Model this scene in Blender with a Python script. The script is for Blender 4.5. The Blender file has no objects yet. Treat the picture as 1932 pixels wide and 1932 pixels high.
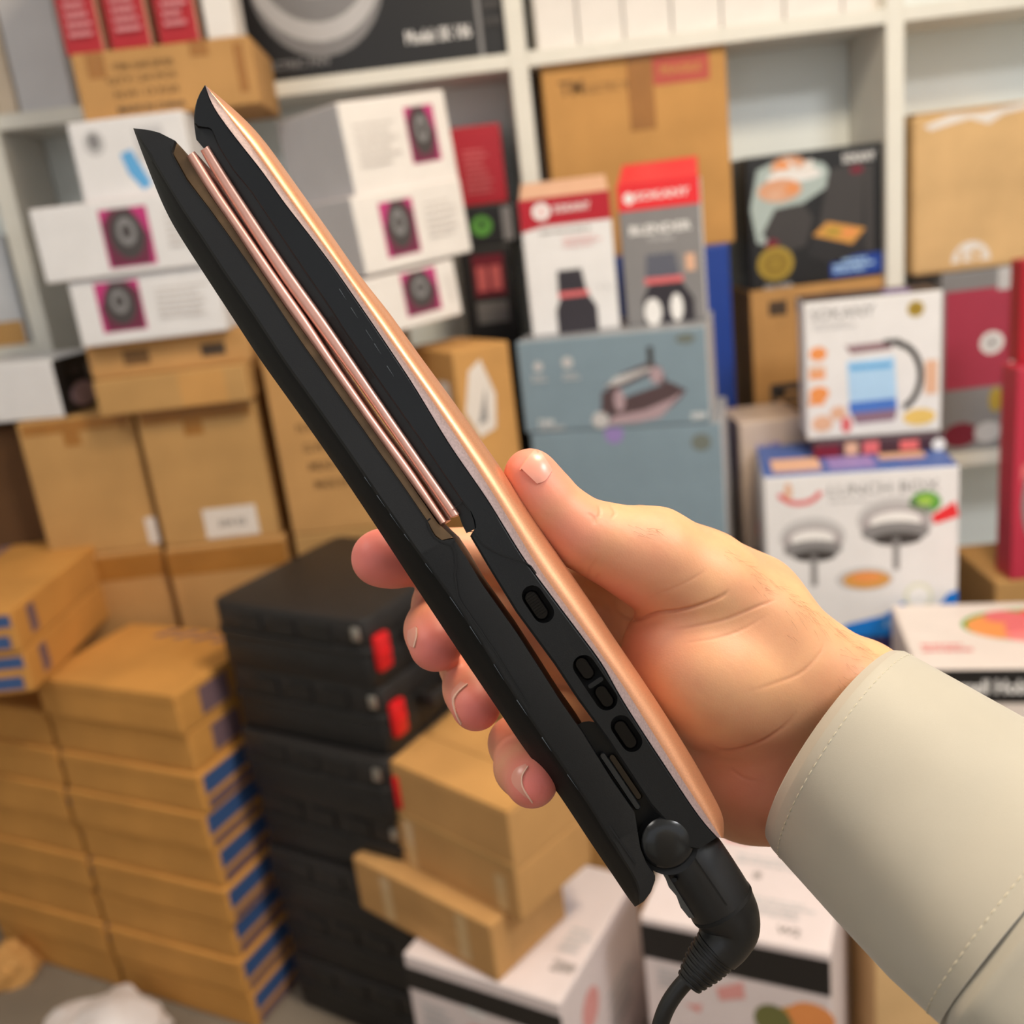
import bpy, bmesh, math, random
import numpy as np
from mathutils import Vector, Matrix
from mathutils.bvhtree import BVHTree

random.seed(7)
scene = bpy.context.scene
COL = scene.collection

# ---------------------------------------------------------------- camera
FPX = 1850.0          # focal length in pixels of the 1932 px frame
CAM_H = 1.40
PITCH = math.radians(17.0)
ROLL = -math.radians(6.9)
cam_data = bpy.data.cameras.new('camera')
cam_data.sensor_width = 36.0
cam_data.lens = FPX / 1932.0 * 36.0
cam_data.clip_start = 0.01
cam_data.dof.use_dof = True
cam_data.dof.focus_distance = 0.315
cam_data.dof.aperture_fstop = 8.8
cam_data.dof.aperture_blades = 0
cam = bpy.data.objects.new('camera', cam_data)
COL.objects.link(cam)
RC = Matrix.Rotation(math.radians(90) - PITCH, 3, 'X') @ Matrix.Rotation(ROLL, 3, 'Z')
cam.matrix_world = Matrix.Translation((0, 0, CAM_H)) @ RC.to_4x4()
scene.camera = cam
CAM_M = cam.matrix_world.copy()

# ---------------------------------------------------------------- world and lights
world = bpy.data.worlds.new('world')
scene.world = world
world.use_nodes = True
bgn = world.node_tree.nodes['Background']
bgn.inputs[0].default_value = (0.93, 0.96, 1.0, 1)
bgn.inputs[1].default_value = 0.8

def area(name, loc, target, size, size_y, power, color):
    l = bpy.data.lights.new(name, 'AREA')
    l.shape = 'RECTANGLE'; l.size = size; l.size_y = size_y
    l.energy = power; l.color = color
    o = bpy.data.objects.new(name, l)
    COL.objects.link(o)
    o.location = loc
    o.rotation_euler = (Vector(target) - Vector(loc)).to_track_quat('-Z', 'Y').to_euler()
    return o

LAMPS = [((0.60, 0.66, 2.78), 0.45, 0.45, 35, (1.0, 0.82, 0.58)),
         ((-1.20, 0.35, 2.78), 0.60, 0.60, 10, (1.0, 0.96, 0.92)),
         ((1.50, -0.25, 2.78), 0.60, 0.60, 38, (0.96, 0.98, 1.0))]
for i, (lc, sx, sy, pw, cl) in enumerate(LAMPS):
    area('ceiling_lamp_light', lc, (lc[0], lc[1], 0), sx, sy, pw, cl)

scene.view_settings.view_transform = 'Standard'
scene.view_settings.look = 'None'
scene.view_settings.gamma = 1.0
scene.view_settings.use_curve_mapping = False
scene.view_settings.exposure = 0.0
scene.cycles.use_denoising = True
scene.cycles.max_bounces = 4
scene.cycles.diffuse_bounces = 3
scene.cycles.glossy_bounces = 3
scene.cycles.use_adaptive_sampling = True
scene.cycles.adaptive_threshold = 0.06
scene.cycles.adaptive_min_samples = 16

# ---------------------------------------------------------------- helpers
def ray(x, y):
    return RC @ Vector(((x - 966) / FPX, -(y - 966) / FPX, -1.0))
EYE = Vector((0, 0, CAM_H))
def atY(x, y, Y):
    d = ray(x, y); return EYE + d * (Y / d.y)
def atZ(x, y, z):
    d = ray(x, y); return EYE + d * ((z - CAM_H) / d.z)
def cs(x, y, d):
    """point at optical depth d under pixel x, y, in camera axes"""
    return Vector(((x - 966) / FPX * d, -(y - 966) / FPX * d, -d))
def W(x, y, d):
    return CAM_M @ cs(x, y, d)

def srgb(r, g, b):
    f = lambda c: (c / 255 / 12.92) if c / 255 <= 0.04045 else ((c / 255 + 0.055) / 1.055) ** 2.4
    return (f(r), f(g), f(b))

MATS = {}
def mat(name, col, rough=0.6, metal=0.0, var=0.06, scale=18.0, bump=0.0, bscale=200.0, spec=0.5,
        coat=0.0, sheen=0.0, stretch=None):
    """plain procedural surface: noise-varied colour, optional noise bump"""
    if name in MATS: return MATS[name]
    m = bpy.data.materials.new(name); m.use_nodes = True
    nt = m.node_tree; b = nt.nodes['Principled BSDF']
    b.inputs['Roughness'].default_value = rough
    b.inputs['Metallic'].default_value = metal
    b.inputs['Specular IOR Level'].default_value = spec
    b.inputs['Coat Weight'].default_value = coat
    b.inputs['Sheen Weight'].default_value = sheen
    tc = nt.nodes.new('ShaderNodeTexCoord')
    mp = nt.nodes.new('ShaderNodeMapping')
    if stretch: mp.inputs['Scale'].default_value = stretch
    nt.links.new(tc.outputs['Object'], mp.inputs['Vector'])
    n = nt.nodes.new('ShaderNodeTexNoise'); n.inputs['Scale'].default_value = scale
    n.inputs['Detail'].default_value = 2
    nt.links.new(mp.outputs[0], n.inputs['Vector'])
    r = nt.nodes.new('ShaderNodeValToRGB')
    r.color_ramp.elements[0].position = 0.3; r.color_ramp.elements[1].position = 0.7
    r.color_ramp.elements[0].color = tuple(c * (1 - var) for c in col) + (1,)
    r.color_ramp.elements[1].color = tuple(min(1, c * (1 + var)) for c in col) + (1,)
    nt.links.new(n.outputs['Fac'], r.inputs[0])
    nt.links.new(r.outputs[0], b.inputs['Base Color'])
    if bump > 0:
        n2 = nt.nodes.new('ShaderNodeTexNoise'); n2.inputs['Scale'].default_value = bscale
        n2.inputs['Detail'].default_value = 1
        nt.links.new(mp.outputs[0], n2.inputs['Vector'])
        bp = nt.nodes.new('ShaderNodeBump'); bp.inputs['Strength'].default_value = bump
        bp.inputs['Distance'].default_value = 0.001
        nt.links.new(n2.outputs['Fac'], bp.inputs['Height'])
        nt.links.new(bp.outputs[0], b.inputs['Normal'])
    MATS[name] = m
    return m

def P(name, r, g, b, rough=0.55, var=0.03, **k):
    """printed / painted colour given as sRGB"""
    return mat(name, srgb(r, g, b), rough, var=var, **k)

def card(name, r, g, b):
    return mat(name, srgb(r, g, b), 0.8, var=0.09, scale=9, bump=0.15, bscale=60, spec=0.25)

CARD = card('cardboard_tan', 192, 146, 92)
CARD_B = card('cardboard_golden', 198, 148, 88)
CARD_C = card('cardboard_dull', 188, 146, 92)
CARD_P = card('cardboard_pale', 216, 178, 128)
TAPE = mat('brown_packing_tape', srgb(165, 112, 52), 0.25, var=0.08)
CLEAR_TAPE = mat('pale_packing_tape', srgb(208, 172, 124), 0.2, var=0.06)
WHITE = P('white_card', 230, 228, 230, 0.5)
CREAM = P('cream_card', 234, 228, 224, 0.5)
GREYW = P('grey_white_card', 205, 203, 206, 0.5)
PINKW = P('pinkish_white_card', 228, 214, 214, 0.5)
BLACKC = P('black_card', 26, 25, 27, 0.4)
INK = P('dark_ink', 74, 58, 44, 0.7)
INKG = P('grey_ink', 120, 112, 108, 0.6)
INKB = P('brown_ink', 118, 84, 46, 0.7)
LABEL = P('label_paper', 226, 216, 208, 0.6)

def link(o, parent=None):
    COL.objects.link(o)
    if parent is not None: o.parent = parent
    return o
def mesh_obj(name, verts, faces, material, parent=None, smooth=None):
    me = bpy.data.meshes.new(name)
    me.from_pydata([tuple(v) for v in verts], [], faces)
    mats = material if isinstance(material, (list, tuple)) else [material]
    for m in mats: me.materials.append(m)
    fix(me, smooth)
    return link(bpy.data.objects.new(name, me), parent)
def fix(me, smooth=None):
    bm = bmesh.new(); bm.from_mesh(me)
    bmesh.ops.recalc_face_normals(bm, faces=bm.faces)
    bm.to_mesh(me); bm.free()
    if smooth is not None:
        for p in me.polygons: p.use_smooth = True
        me.set_sharp_from_angle(angle=math.radians(smooth))
    me.update()
def bm_obj(name, bm, material, parent=None, smooth=None):
    me = bpy.data.meshes.new(name)
    bmesh.ops.recalc_face_normals(bm, faces=bm.faces)
    bm.to_mesh(me); bm.free()
    mats = material if isinstance(material, (list, tuple)) else [material]
    for m in mats: me.materials.append(m)
    if smooth is not None:
        for p in me.polygons: p.use_smooth = True
        me.set_sharp_from_angle(angle=math.radians(smooth))
    return link(bpy.data.objects.new(name, me), parent)
def tag(o, label, cat=None, group=None, kind=None):
    if label: o['label'] = label
    if cat: o['category'] = cat
    if group: o['group'] = group
    if kind: o['kind'] = kind
    return o
def box_bm(x0, x1, y0, y1, z0, z1, bev=0.003, seg=2, bm=None):
    own = bm is None
    if own: bm = bmesh.new()
    r = bmesh.ops.create_cube(bm, size=1.0)
    for v in r['verts']:
        v.co = Vector((x0 + (v.co.x + .5) * (x1 - x0), y0 + (v.co.y + .5) * (y1 - y0), z0 + (v.co.z + .5) * (z1 - z0)))
    if bev > 0:
        es = list({e for v in r['verts'] for e in v.link_edges})
        bmesh.ops.bevel(bm, geom=es, offset=bev, segments=seg, affect='EDGES', profile=0.5)
    return bm

# --- boxes: local axes x = width, y = depth away from the front, z = up, origin front-left-bottom
class Box: pass
def axes(yaw, roll):
    M = Matrix.Rotation(math.radians(yaw), 3, 'Z') @ Matrix.Rotation(-math.radians(roll), 3, 'Y')
    return M, M @ Vector((1, 0, 0)), M @ Vector((0, 0, 1))
def along(p, e, px):
    """parameter t so that p + t e comes closest to the line of sight through px"""
    d = ray(*px).normalized(); w0 = p - EYE
    a, b, c, dd, ee = 1.0, e.dot(d), 1.0, e.dot(w0), d.dot(w0)
    return (b * ee - c * dd) / (a * c - b * b)
def fit(corner, anchor, hpx, vpx, Y, yaw=0, roll=0, z=None):
    """size and place of a box from its front face: the anchor corner stands at world depth Y"""
    M, e, u = axes(yaw, roll)
    p = atY(anchor[0], anchor[1], Y)
    w = abs(along(p, e, hpx)) if not isinstance(hpx, (int, float)) else hpx
    h = abs(along(p, u, vpx)) if not isinstance(vpx, (int, float)) else vpx
    if 'R' in corner: p = p - e * w
    if 'T' in corner: p = p - u * h
    if z is not None: p.z = z
    return p, w, h

def mkbox(name, label, cat, fitres, dep, material, yaw=0, roll=0, group=None, bev=0.004, mats=None, dz=0):
    p, w, h = fitres
    if p.y >= SF - 1e-6: dep = min(dep, SB - p.y - .005)      # nothing deeper than the shelf
    b = Box(); b.w, b.h, b.d = w, h, dep
    bm = box_bm(0, w, 0, dep, 0, h, bev)
    ml = [material]
    if mats:                      # other colours for faces: 'L','R','T','B','F'
        for k, m in mats.items():
            if m not in ml: ml.append(m)
        bm.normal_update()
        nv = {'L': Vector((-1, 0, 0)), 'R': Vector((1, 0, 0)), 'T': Vector((0, 0, 1)), 'F': Vector((0, -1, 0)), 'K': Vector((0, 1, 0))}
        for f in bm.faces:
            for k, m in mats.items():
                if f.normal.dot(nv[k]) > 0.9: f.material_index = ml.index(m)
    o = bm_obj(name, bm, ml)
    M, e, u = axes(yaw, roll)
    o.matrix_world = Matrix.Translation(p) @ M.to_4x4()
    tag(o, label, cat, group)
    b.o = o; b.p = p; b.z1 = p.z + h; b.name = name
    if DEBUG: print('BOX %-24s %-44s x %.2f y %.2f z %.3f..%.3f w %.3f h %.3f d %.3f' % (name, label[:44], p.x, p.y, p.z, p.z + h, w, h, dep))
    return b
DEBUG = False

# --- flat print on a face of a box
def frame(b, face):
    if face == 'F': return Vector((0, 0, 0)), Vector((1, 0, 0)), Vector((0, 0, 1)), Vector((0, -1, 0)), b.w, b.h
    if face == 'R': return Vector((b.w, 0, 0)), Vector((0, 1, 0)), Vector((0, 0, 1)), Vector((1, 0, 0)), b.d, b.h
    if face == 'L': return Vector((0, b.d, 0)), Vector((0, -1, 0)), Vector((0, 0, 1)), Vector((-1, 0, 0)), b.d, b.h
    if face == 'T': return Vector((0, 0, b.h)), Vector((1, 0, 0)), Vector((0, 1, 0)), Vector((0, 0, 1)), b.w, b.d
TEXT_CACHE = {}
def text_mesh(s, bold):
    k = (s, bold)
    if k in TEXT_CACHE: return TEXT_CACHE[k]
    cu = bpy.data.curves.new('txt', 'FONT'); cu.body = s; cu.size = 1.0
    cu.resolution_u = 2
    if bold: cu.offset = 0.025
    o = bpy.data.objects.new('txt', cu); COL.objects.link(o)
    dg = bpy.context.evaluated_depsgraph_get()
    me = bpy.data.meshes.new_from_object(o.evaluated_get(dg))
    vs = [v.co.copy() for v in me.vertices]; fs = [tuple(p.vertices) for p in me.polygons]
    bpy.data.objects.remove(o); bpy.data.curves.remove(cu); bpy.data.meshes.remove(me)
    if vs:
        x0 = min(v.x for v in vs); x1 = max(v.x for v in vs); y0 = min(v.y for v in vs); y1 = max(v.y for v in vs)
        vs = [((v.x - x0) / (x1 - x0), (v.y - y0) / (y1 - y0)) for v in vs]
    TEXT_CACHE[k] = (vs, fs)
    return vs, fs
def rect(u0, v0, u1, v1, m): return ('poly', [(u0, v0), (u1, v0), (u1, v1), (u0, v1)], m)
def poly(pts, m): return ('poly', pts, m)
def ell(cu, cv, ru, rv, m, n=28, a0=0, a1=360):
    pts = [(cu + ru * math.cos(math.radians(a0 + (a1 - a0) * i / n)), cv + rv * math.sin(math.radians(a0 + (a1 - a0) * i / n))) for i in range(n + (0 if a1 - a0 == 360 else 1))]
    return ('poly', pts, m)
def arc(cu, cv, ru, rv, th, m, a0, a1, n=16):
    A = [math.radians(a0 + (a1 - a0) * i / n) for i in range(n + 1)]
    pts = [(cu + ru * math.cos(a), cv + rv * math.sin(a)) for a in A] + [(cu + (ru - th) * math.cos(a), cv + (rv - th) * math.sin(a)) for a in reversed(A)]
    return ('poly', pts, m)
def txt(s, u0, v0, u1, v1, m, bold=True): return ('text', (s, u0, v0, u1, v1, bold), m)
def lines(u0, v0, u1, v1, n, m, fill=0.5, seed=1):
    """rows of small lettering too fine to read: short word-long strokes"""
    r = random.Random(seed); out = []
    hgt = (v1 - v0) / n
    for i in range(n):
        y1 = v1 - i * hgt; y0 = y1 - hgt * fill; x = u0
        end = u0 + (u1 - u0) * r.uniform(.7, 1)
        while x < end:
            wl = (u1 - u0) * r.uniform(.06, .2)
            out.append(rect(x, y0, min(end, x + wl), y1, m)); x += wl + (u1 - u0) * .025
    return out
def bounds(a):
    typ, q, m = a
    if typ == 'text': return q[1], q[2], q[3], q[4]
    return min(p[0] for p in q), min(p[1] for p in q), max(p[0] for p in q), max(p[1] for p in q)
def draw(b, face, name, shapes, label=None, lift=0.0005):
    """flat print: shapes that touch or overlap form one thin piece; rows of fine strokes are one piece of kind stuff"""
    jobs, loose = [], []
    for s in shapes:
        if isinstance(s, list):
            if len(s) > 8: jobs.append((s, 'stuff'))
            else: loose.extend(s)
        else: loose.append(s)
    groups = []
    for a in loose:
        ba = bounds(a); hit = []
        for g in groups:
            if any(not (ba[2] < c[0] or c[2] < ba[0] or ba[3] < c[1] or c[3] < ba[1]) for c in g[1]): hit.append(g)
        new = ([a], [ba])
        for g in hit:
            groups.remove(g); new = (g[0] + new[0], g[1] + new[1])
        groups.append(new)
    order = {id(a): i for i, a in enumerate(loose)}
    for g in groups: jobs.append((sorted(g[0], key=lambda a: order[id(a)]), None))
    out = None
    for sh, kind in jobs:
        many = kind or (any(a[0] == 'text' for a in sh) and 'stuff')
        o = draw_one(b, face, name, sh, label, lift)
        if many: o['kind'] = 'stuff'
        out = out or o
    return out
def draw_one(b, face, name, shapes, label, lift):
    o0, U, V, N, fw, fh = frame(b, face)
    verts, faces, idx, ml = [], [], [], []
    flat = []
    for s in shapes:
        flat.extend(s if isinstance(s, list) else [s])
    for k, (typ, a, m) in enumerate(flat):
        if m not in ml: ml.append(m)
        z = lift + 0.00008 * k
        if typ == 'poly':
            base = len(verts)
            verts += [o0 + U * (u * fw) + V * (v * fh) + N * z for u, v in a]
            faces.append(tuple(range(base, base + len(a)))); idx.append(ml.index(m))
        else:
            s, u0, v0, u1, v1, bold = a
            vs, fs = text_mesh(s, bold)
            base = len(verts)
            verts += [o0 + U * ((u0 + x * (u1 - u0)) * fw) + V * ((v0 + y * (v1 - v0)) * fh) + N * z for x, y in vs]
            for f in fs:
                faces.append(tuple(base + i for i in f)); idx.append(ml.index(m))
    me = bpy.data.meshes.new(name)
    me.from_pydata([tuple(v) for v in verts], [], faces)
    for m in ml: me.materials.append(m)
    me.polygons.foreach_set('material_index', idx)
    # outward normals
    for p in me.polygons:
        if p.normal.dot(N) < 0: p.flip()
    me.update()
    o = link(bpy.data.objects.new(name, me), b.o)
    if label: o['label'] = label
    return o
def slab(b, face, name, u0, v0, u1, v1, m, t=0.0015, label=None):
    """a thin physical piece lying on a face (tape, flap, sticker)"""
    o0, U, V, N, fw, fh = frame(b, face)
    q = [(u0, v0), (u1, v0), (u1, v1), (u0, v1)]
    vs = [o0 + U * (u * fw) + V * (v * fh) + N * z for z in (0.0002, t) for u, v in q]
    fs = [(0, 1, 2, 3), (4, 5, 6, 7), (0, 1, 5, 4), (1, 2, 6, 5), (2, 3, 7, 6), (3, 0, 4, 7)]
    o = mesh_obj(name, vs, fs, m, b.o)
    if label: o['label'] = label
    return o
def carton_dress(b, tape=TAPE, flaps=True, card_m=CARD, along_w=True, drop=0.28):
    """two top flaps meeting at a seam, closed by a strip of tape that runs down the front"""
    if flaps:
        if along_w:
            slab(b, 'T', 'flap', .004, .004, .996, .494, card_m, 0.003); slab(b, 'T', 'flap', .004, .506, .996, .996, card_m, 0.003)
        else:
            slab(b, 'T', 'flap', .004, .004, .494, .996, card_m, 0.003); slab(b, 'T', 'flap', .506, .004, .996, .996, card_m, 0.003)
    if tape:
        if along_w:
            slab(b, 'T', 'tape', 0, .5 - .03 / b.d, 1, .5 + .03 / b.d, tape, 0.0038)
            slab(b, 'R', 'tape', .5 - .03 / b.d, 1 - drop, .5 + .03 / b.d, 1, tape, 0.001)
        else:
            slab(b, 'T', 'tape', .5 - .03 / b.w, 0, .5 + .03 / b.w, 1, tape, 0.0038)
            slab(b, 'F', 'tape', .5 - .03 / b.w, 1 - drop, .5 + .03 / b.w, 1, tape, 0.001)

def struct(o): o['kind'] = 'structure'; return o

# ---------------------------------------------------------------- room shell
XL, XR, YB, YF, ZC = -2.3, 2.6, 2.40, -1.5, 2.85
WALL = mat('white_plaster', srgb(214, 216, 212), 0.85, var=0.03, scale=3, bump=0.1, bscale=40)
FLOOR = mat('dusty_concrete', srgb(128, 116, 102), 0.8, var=0.14, scale=5, bump=0.3, bscale=60)
CEIL = mat('white_ceiling', srgb(225, 224, 220), 0.9, var=0.02, scale=2)
struct(bm_obj('floor', box_bm(XL, XR, YF, YB, -0.06, 0, 0), FLOOR))
struct(bm_obj('wall_back', box_bm(XL, XR, YB, YB + .1, -0.06, ZC, 0), WALL))
struct(bm_obj('wall_left', box_bm(XL - .1, XL, YF, YB + .1, -0.06, ZC, 0), WALL))
struct(bm_obj('wall_right', box_bm(XR, XR + .1, YF, YB + .1, -0.06, ZC, 0), WALL))
struct(bm_obj('wall_front_blocker', box_bm(XL - .1, XR + .1, YF - .1, YF, -0.06, 1.25, 0), WALL))  # unseen low wall, added to keep front daylight off the floor
struct(bm_obj('ceiling', box_bm(XL - .1, XR + .1, YF, YB + .1, ZC, ZC + .1, 0), CEIL))
LAMPM = mat('lamp_frame_white', (0.8, 0.8, 0.8), 0.4)
DIFF = bpy.data.materials.new('lamp_diffuser'); DIFF.use_nodes = True
DIFF.node_tree.nodes['Principled BSDF'].inputs['Emission Color'].default_value = (1, .9, .75, 1)
DIFF.node_tree.nodes['Principled BSDF'].inputs['Emission Strength'].default_value = 3.0
lamp_words = ['above the hand', 'above the striped cartons', 'above the lunch box carton']
for (lc, sx, sy, pw, cl), wd in zip(LAMPS, lamp_words):
    f = bm_obj('ceiling_light', box_bm(lc[0] - sx / 2 - .02, lc[0] + sx / 2 + .02, lc[1] - sy / 2 - .02, lc[1] + sy / 2 + .02, lc[2] + .03, ZC, .004), LAMPM)
    tag(f, 'square white ceiling light panel ' + wd, 'ceiling light', 'ceiling light panels')
    bm_obj('diffuser', box_bm(lc[0] - sx / 2, lc[0] + sx / 2, lc[1] - sy / 2, lc[1] + sy / 2, lc[2] + .015, lc[2] + .03, 0), DIFF, f)

# ---------------------------------------------------------------- shelving unit
SF = 2.15            # front plane of the shelving
SB = 2.36
S1 = 1.70            # top faces of the boards
S2 = 0.75
SHELF = mat('shelf_white_laminate', srgb(232, 229, 220), 0.45, var=0.02)
PANEL = mat('shelf_grey_back', srgb(244, 249, 247), 0.5, var=0.02, scale=4)
unit = bpy.data.objects.new('shelving_unit', None); COL.objects.link(unit)
unit.location = (0, SF, 0)
tag(unit, 'tall white shelving unit along the back wall holding the boxes', 'shelf')
def upart(name, x0, x1, y0, y1, z0, z1, m):
    o = bm_obj(name, box_bm(x0, x1, y0 - SF, y1 - SF, z0, z1, 0.002), m, unit); return o
UP = [-1.95, -0.955, 0.122, 0.886, 1.75]
for x in UP: upart('upright', x - .019, x + .019, SF, SB, 0, 2.6, SHELF)
for a, c in zip(UP[:-1], UP[1:]):
    upart('shelf_board', a + .019, c - .019, SF, SB, S1 - .03, S1, SHELF)
    upart('shelf_board', a + .019, c - .019, SF, SB, S2 - .03, S2, SHELF)
    upart('shelf_board', a + .019, c - .019, SF, SB, 2.57, 2.6, SHELF)
    upart('shelf_board', a + .019, c - .019, SF, SB, 0.03, 0.06, SHELF)
    upart('back_panel', a + .019, c - .019, SB, SB + .008, 0, 2.6, PANEL)
upart('shelf_board', UP[0] + .019, UP[1] - .019, SF, SB, 1.215, 1.245, SHELF)
# ================================================================ boxes on and in the shelving
RED = P('crimson_print', 178, 22, 42, 0.45)
REDB = P('bright_red_print', 232, 44, 52, 0.45)
MAROON = P('maroon_print', 120, 20, 44, 0.45)
MAG = P('magenta_print', 190, 50, 120, 0.5)
DGREY = P('dark_grey_print', 62, 58, 58, 0.45)
MGREY = P('mid_grey_print', 134, 132, 134, 0.45)
LGREY = P('light_grey_print', 196, 194, 196, 0.45)
SILVER = P('silver_print', 172, 164, 168, 0.35)
BLUE = P('royal_blue_print', 26, 66, 160, 0.45)
SKY = P('sky_blue_print', 96, 170, 226, 0.45)
PALEB = P('pale_blue_print', 176, 212, 246, 0.45)
GOLDP = P('gold_seal_print', 176, 148, 54, 0.4)
ORANGE = P('orange_print', 236, 150, 84, 0.5)
FOOD = P('toast_print', 214, 154, 74, 0.6)
PEACHP = P('peach_print', 224, 178, 150, 0.6)
GREEN = P('leaf_green_print', 92, 160, 64, 0.5)
WHITEP = P('white_print', 240, 238, 238, 0.5)
STEEL = P('steel_blue_card', 128, 148, 162, 0.45)
STEELT = P('steel_grey_card_top', 150, 152, 158, 0.45)
LILAC = P('lilac_print', 150, 130, 190, 0.5)
PINKP = P('pink_print', 222, 110, 114, 0.5)

# --- top shelf
b = mkbox('appliance_box', 'large black box with a silver pan picture on the top shelf', 'box', fit('BR', (966, 84), (440, 160), .40, 2.17, z=S1), .30, BLACKC)
draw(b, 'F', 'pan_picture', [ell(.345, .45, .235, .36, MGREY), ell(.345, .50, .235, .34, LGREY), ell(.345, .54, .20, .29, MGREY), ell(.345, .60, .17, .24, SILVER)], 'silver pan seen from above')
draw(b, 'F', 'lettering', [txt('Model: SK 106', .63, .10, .86, .165, WHITEP), txt('ELECTRIC PAN', .10, .055, .35, .095, MGREY)], 'white model lettering')
draw(b, 'F', 'side_panel_print', [rect(.885, .0, .9, 1, MGREY), lines(.91, .1, .99, .8, 9, DGREY)])
xs = [1012, 1092, 1178, 1268, 1362, 1480, 1590, 1672]
wl = ['beside the shelf upright, leftmost of the top row', 'second from the upright in the top row', 'third from the upright in the top row', 'fourth from the upright in the top row', 'fifth from the upright in the top row', 'sixth from the upright in the top row', 'at the right end of the top row']
for i in range(7):
    ya = 84 - (xs[i] - 1000) * .118; yb = 84 - (xs[i + 1] - 1000) * .118
    mkbox('slim_white_box', 'slim white box ' + wl[i], 'box', fit('BL', (xs[i] + 1, ya), (xs[i + 1] - 1, yb), .34, 2.19 + .002 * (i % 2), z=S1), .26, CREAM, group='slim white boxes on the top shelf')
b = mkbox('white_carton', 'white carton standing left of the red boxes on the top shelf', 'box', fit('BR', (146, 218), (44, 233), .40, 2.17, z=S1), .28, GREYW)
b = mkbox('cream_carton', 'cream carton at the far left end of the top shelf', 'box', fit('BR', (40, 234), (-90, 252), .36, 2.17, z=S1), .25, card('cream_carton_card', 222, 205, 184))
# --- left cell
b = mkbox('pale_blue_box', 'pale bluish white box in the left shelf cell over a brown band', 'box', fit('BR', (56, 648), (-120, 672), (40, 440), 2.20, z=1.245), .25, P('bluish_white_card', 206, 208, 214, .5))
draw(b, 'F', 'brown_band', [rect(0, 0, .98, .22, CARD_C)])

# --- middle-left cell, seen beside the white boxes
b0 = mkbox('black_gadget_box', 'black box with red squares, under the green dot box', 'box', fit('BL', (892, 690), (990, 677), (876, 470), 2.19, z=S2), .22, BLACKC)
h = atY(876, 470, 2.19).z - S2
bpy.data.objects.remove(b0.o)
b0 = mkbox('black_gadget_box', 'black box with red squares, under the green dot box', 'box', fit('BL', (892, 690), (990, 677), h, 2.19, z=S2), .22, BLACKC)
draw(b0, 'F', 'red_square_print', [rect(.22, .82, .80, .97, MAROON), rect(.28, .84, .48, .93, PINKP), rect(.54, .84, .74, .93, PINKP), rect(.22, .72, .8, .8, MGREY)])
b1 = mkbox('green_dot_box', 'small black box with a green round print under the red box', 'box', fit('BL', (878, 468), (976, 455), (866, 390), 2.19, z=b0.z1), .22, BLACKC)
draw(b1, 'F', 'green_dot', [ell(.36, .5, .2, .25, GREEN), ell(.36, .55, .06, .08, BLACKC), rect(.75, .1, .95, .9, MGREY)])
b2 = mkbox('dark_red_box', 'dark red box with pale lettering behind the white box stack', 'box', fit('BL', (866, 386), (958, 372), (850, 236), 2.19, z=b1.z1), .2, RED, mats={'R': DGREY})
draw(b2, 'F', 'lettering', [lines(.2, .12, .75, .7, 9, PINKP, .4)])

# --- middle cell
bb = mkbox('blue_carton', 'deep blue carton under the large tan carton, mostly hidden', 'box', fit('BR', (1392, 800), (1042, 850), .46, 2.17, z=S2), .27, BLUE)
zt = atY(1392, 456, 2.17).z
bpy.data.objects.remove(bb.o)
bb = mkbox('blue_carton', 'deep blue carton under the large tan carton, mostly hidden', 'box', fit('BR', (1392, 800), (1042, 850), zt - S2, 2.17, z=S2), .27, BLUE)
b = mkbox('large_tan_carton', 'large tan carton with red stamped panel behind the bottle boxes', 'box', fit('TR', (1368, 62), (1018, 110), zt - S2 and (1392, 456), 2.17), .30, CARD_B)
b.o.location.z = bb.z1
slab(b, 'F', 'tape', .46, .60, .60, 1, TAPE, .001)
draw(b, 'F', 'red_stamp', [rect(.60, .80, .905, .93, P('faded_red_stamp', 188, 84, 72, .7)), txt('FRAGILE', .64, .845, .86, .885, CARD_B)], 'faded red stamped panel')
draw(b, 'F', 'lettering', [txt('TM', .085, .80, .22, .87, INKB), txt('ELECTRIC MIXER', .235, .80, .55, .84, INKB, False)])
b15 = mkbox('tan_carton', 'tan carton with three dark squares behind the kettle box', 'box', fit('BL', (1426, 812), (1680, 782), (1412, 452), 2.17, z=S2), .30, CARD)
draw(b15, 'F', 'handling_marks', [rect(.13, .86, .26, .935, INK), rect(.32, .87, .45, .94, INK), rect(.51, .875, .64, .945, INK)], 'row of dark handling symbols')
draw(b15, 'F', 'dark_label', [rect(.12, .26, .60, .50, DGREY), lines(.16, .3, .5, .46, 4, CARD)])
b = mkbox('grill_box', 'black sandwich grill box with gold seal and blue corner panel', 'box', fit('BL', (1412, 440), (1668, 412), (1399, 180), 2.17, z=b15.z1), .26, BLACKC)
NOOD = P('noodle_print', 222, 164, 130, .6)
TEALG = P('plate_teal_print', 176, 190, 188, .5)
draw(b, 'F', 'food_picture', [poly([(.06, .36), (.02, .62), (.08, .90), (.28, .975), (.56, .90), (.66, .76), (.44, .64), (.24, .52), (.13, .34)], TEALG), ell(.31, .90, .13, .075, NOOD), ell(.35, .83, .20, .045, WHITEP), ell(.24, .735, .16, .085, NOOD), poly([(.2, .86), (.3, .96), (.38, .88), (.48, .94), (.5, .82), (.34, .84)], CREAM), ell(.2, .70, .06, .03, PEACHP), ell(.33, .74, .05, .03, ORANGE), ell(.27, .91, .05, .03, ORANGE)], 'noodle and salad picture')
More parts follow.
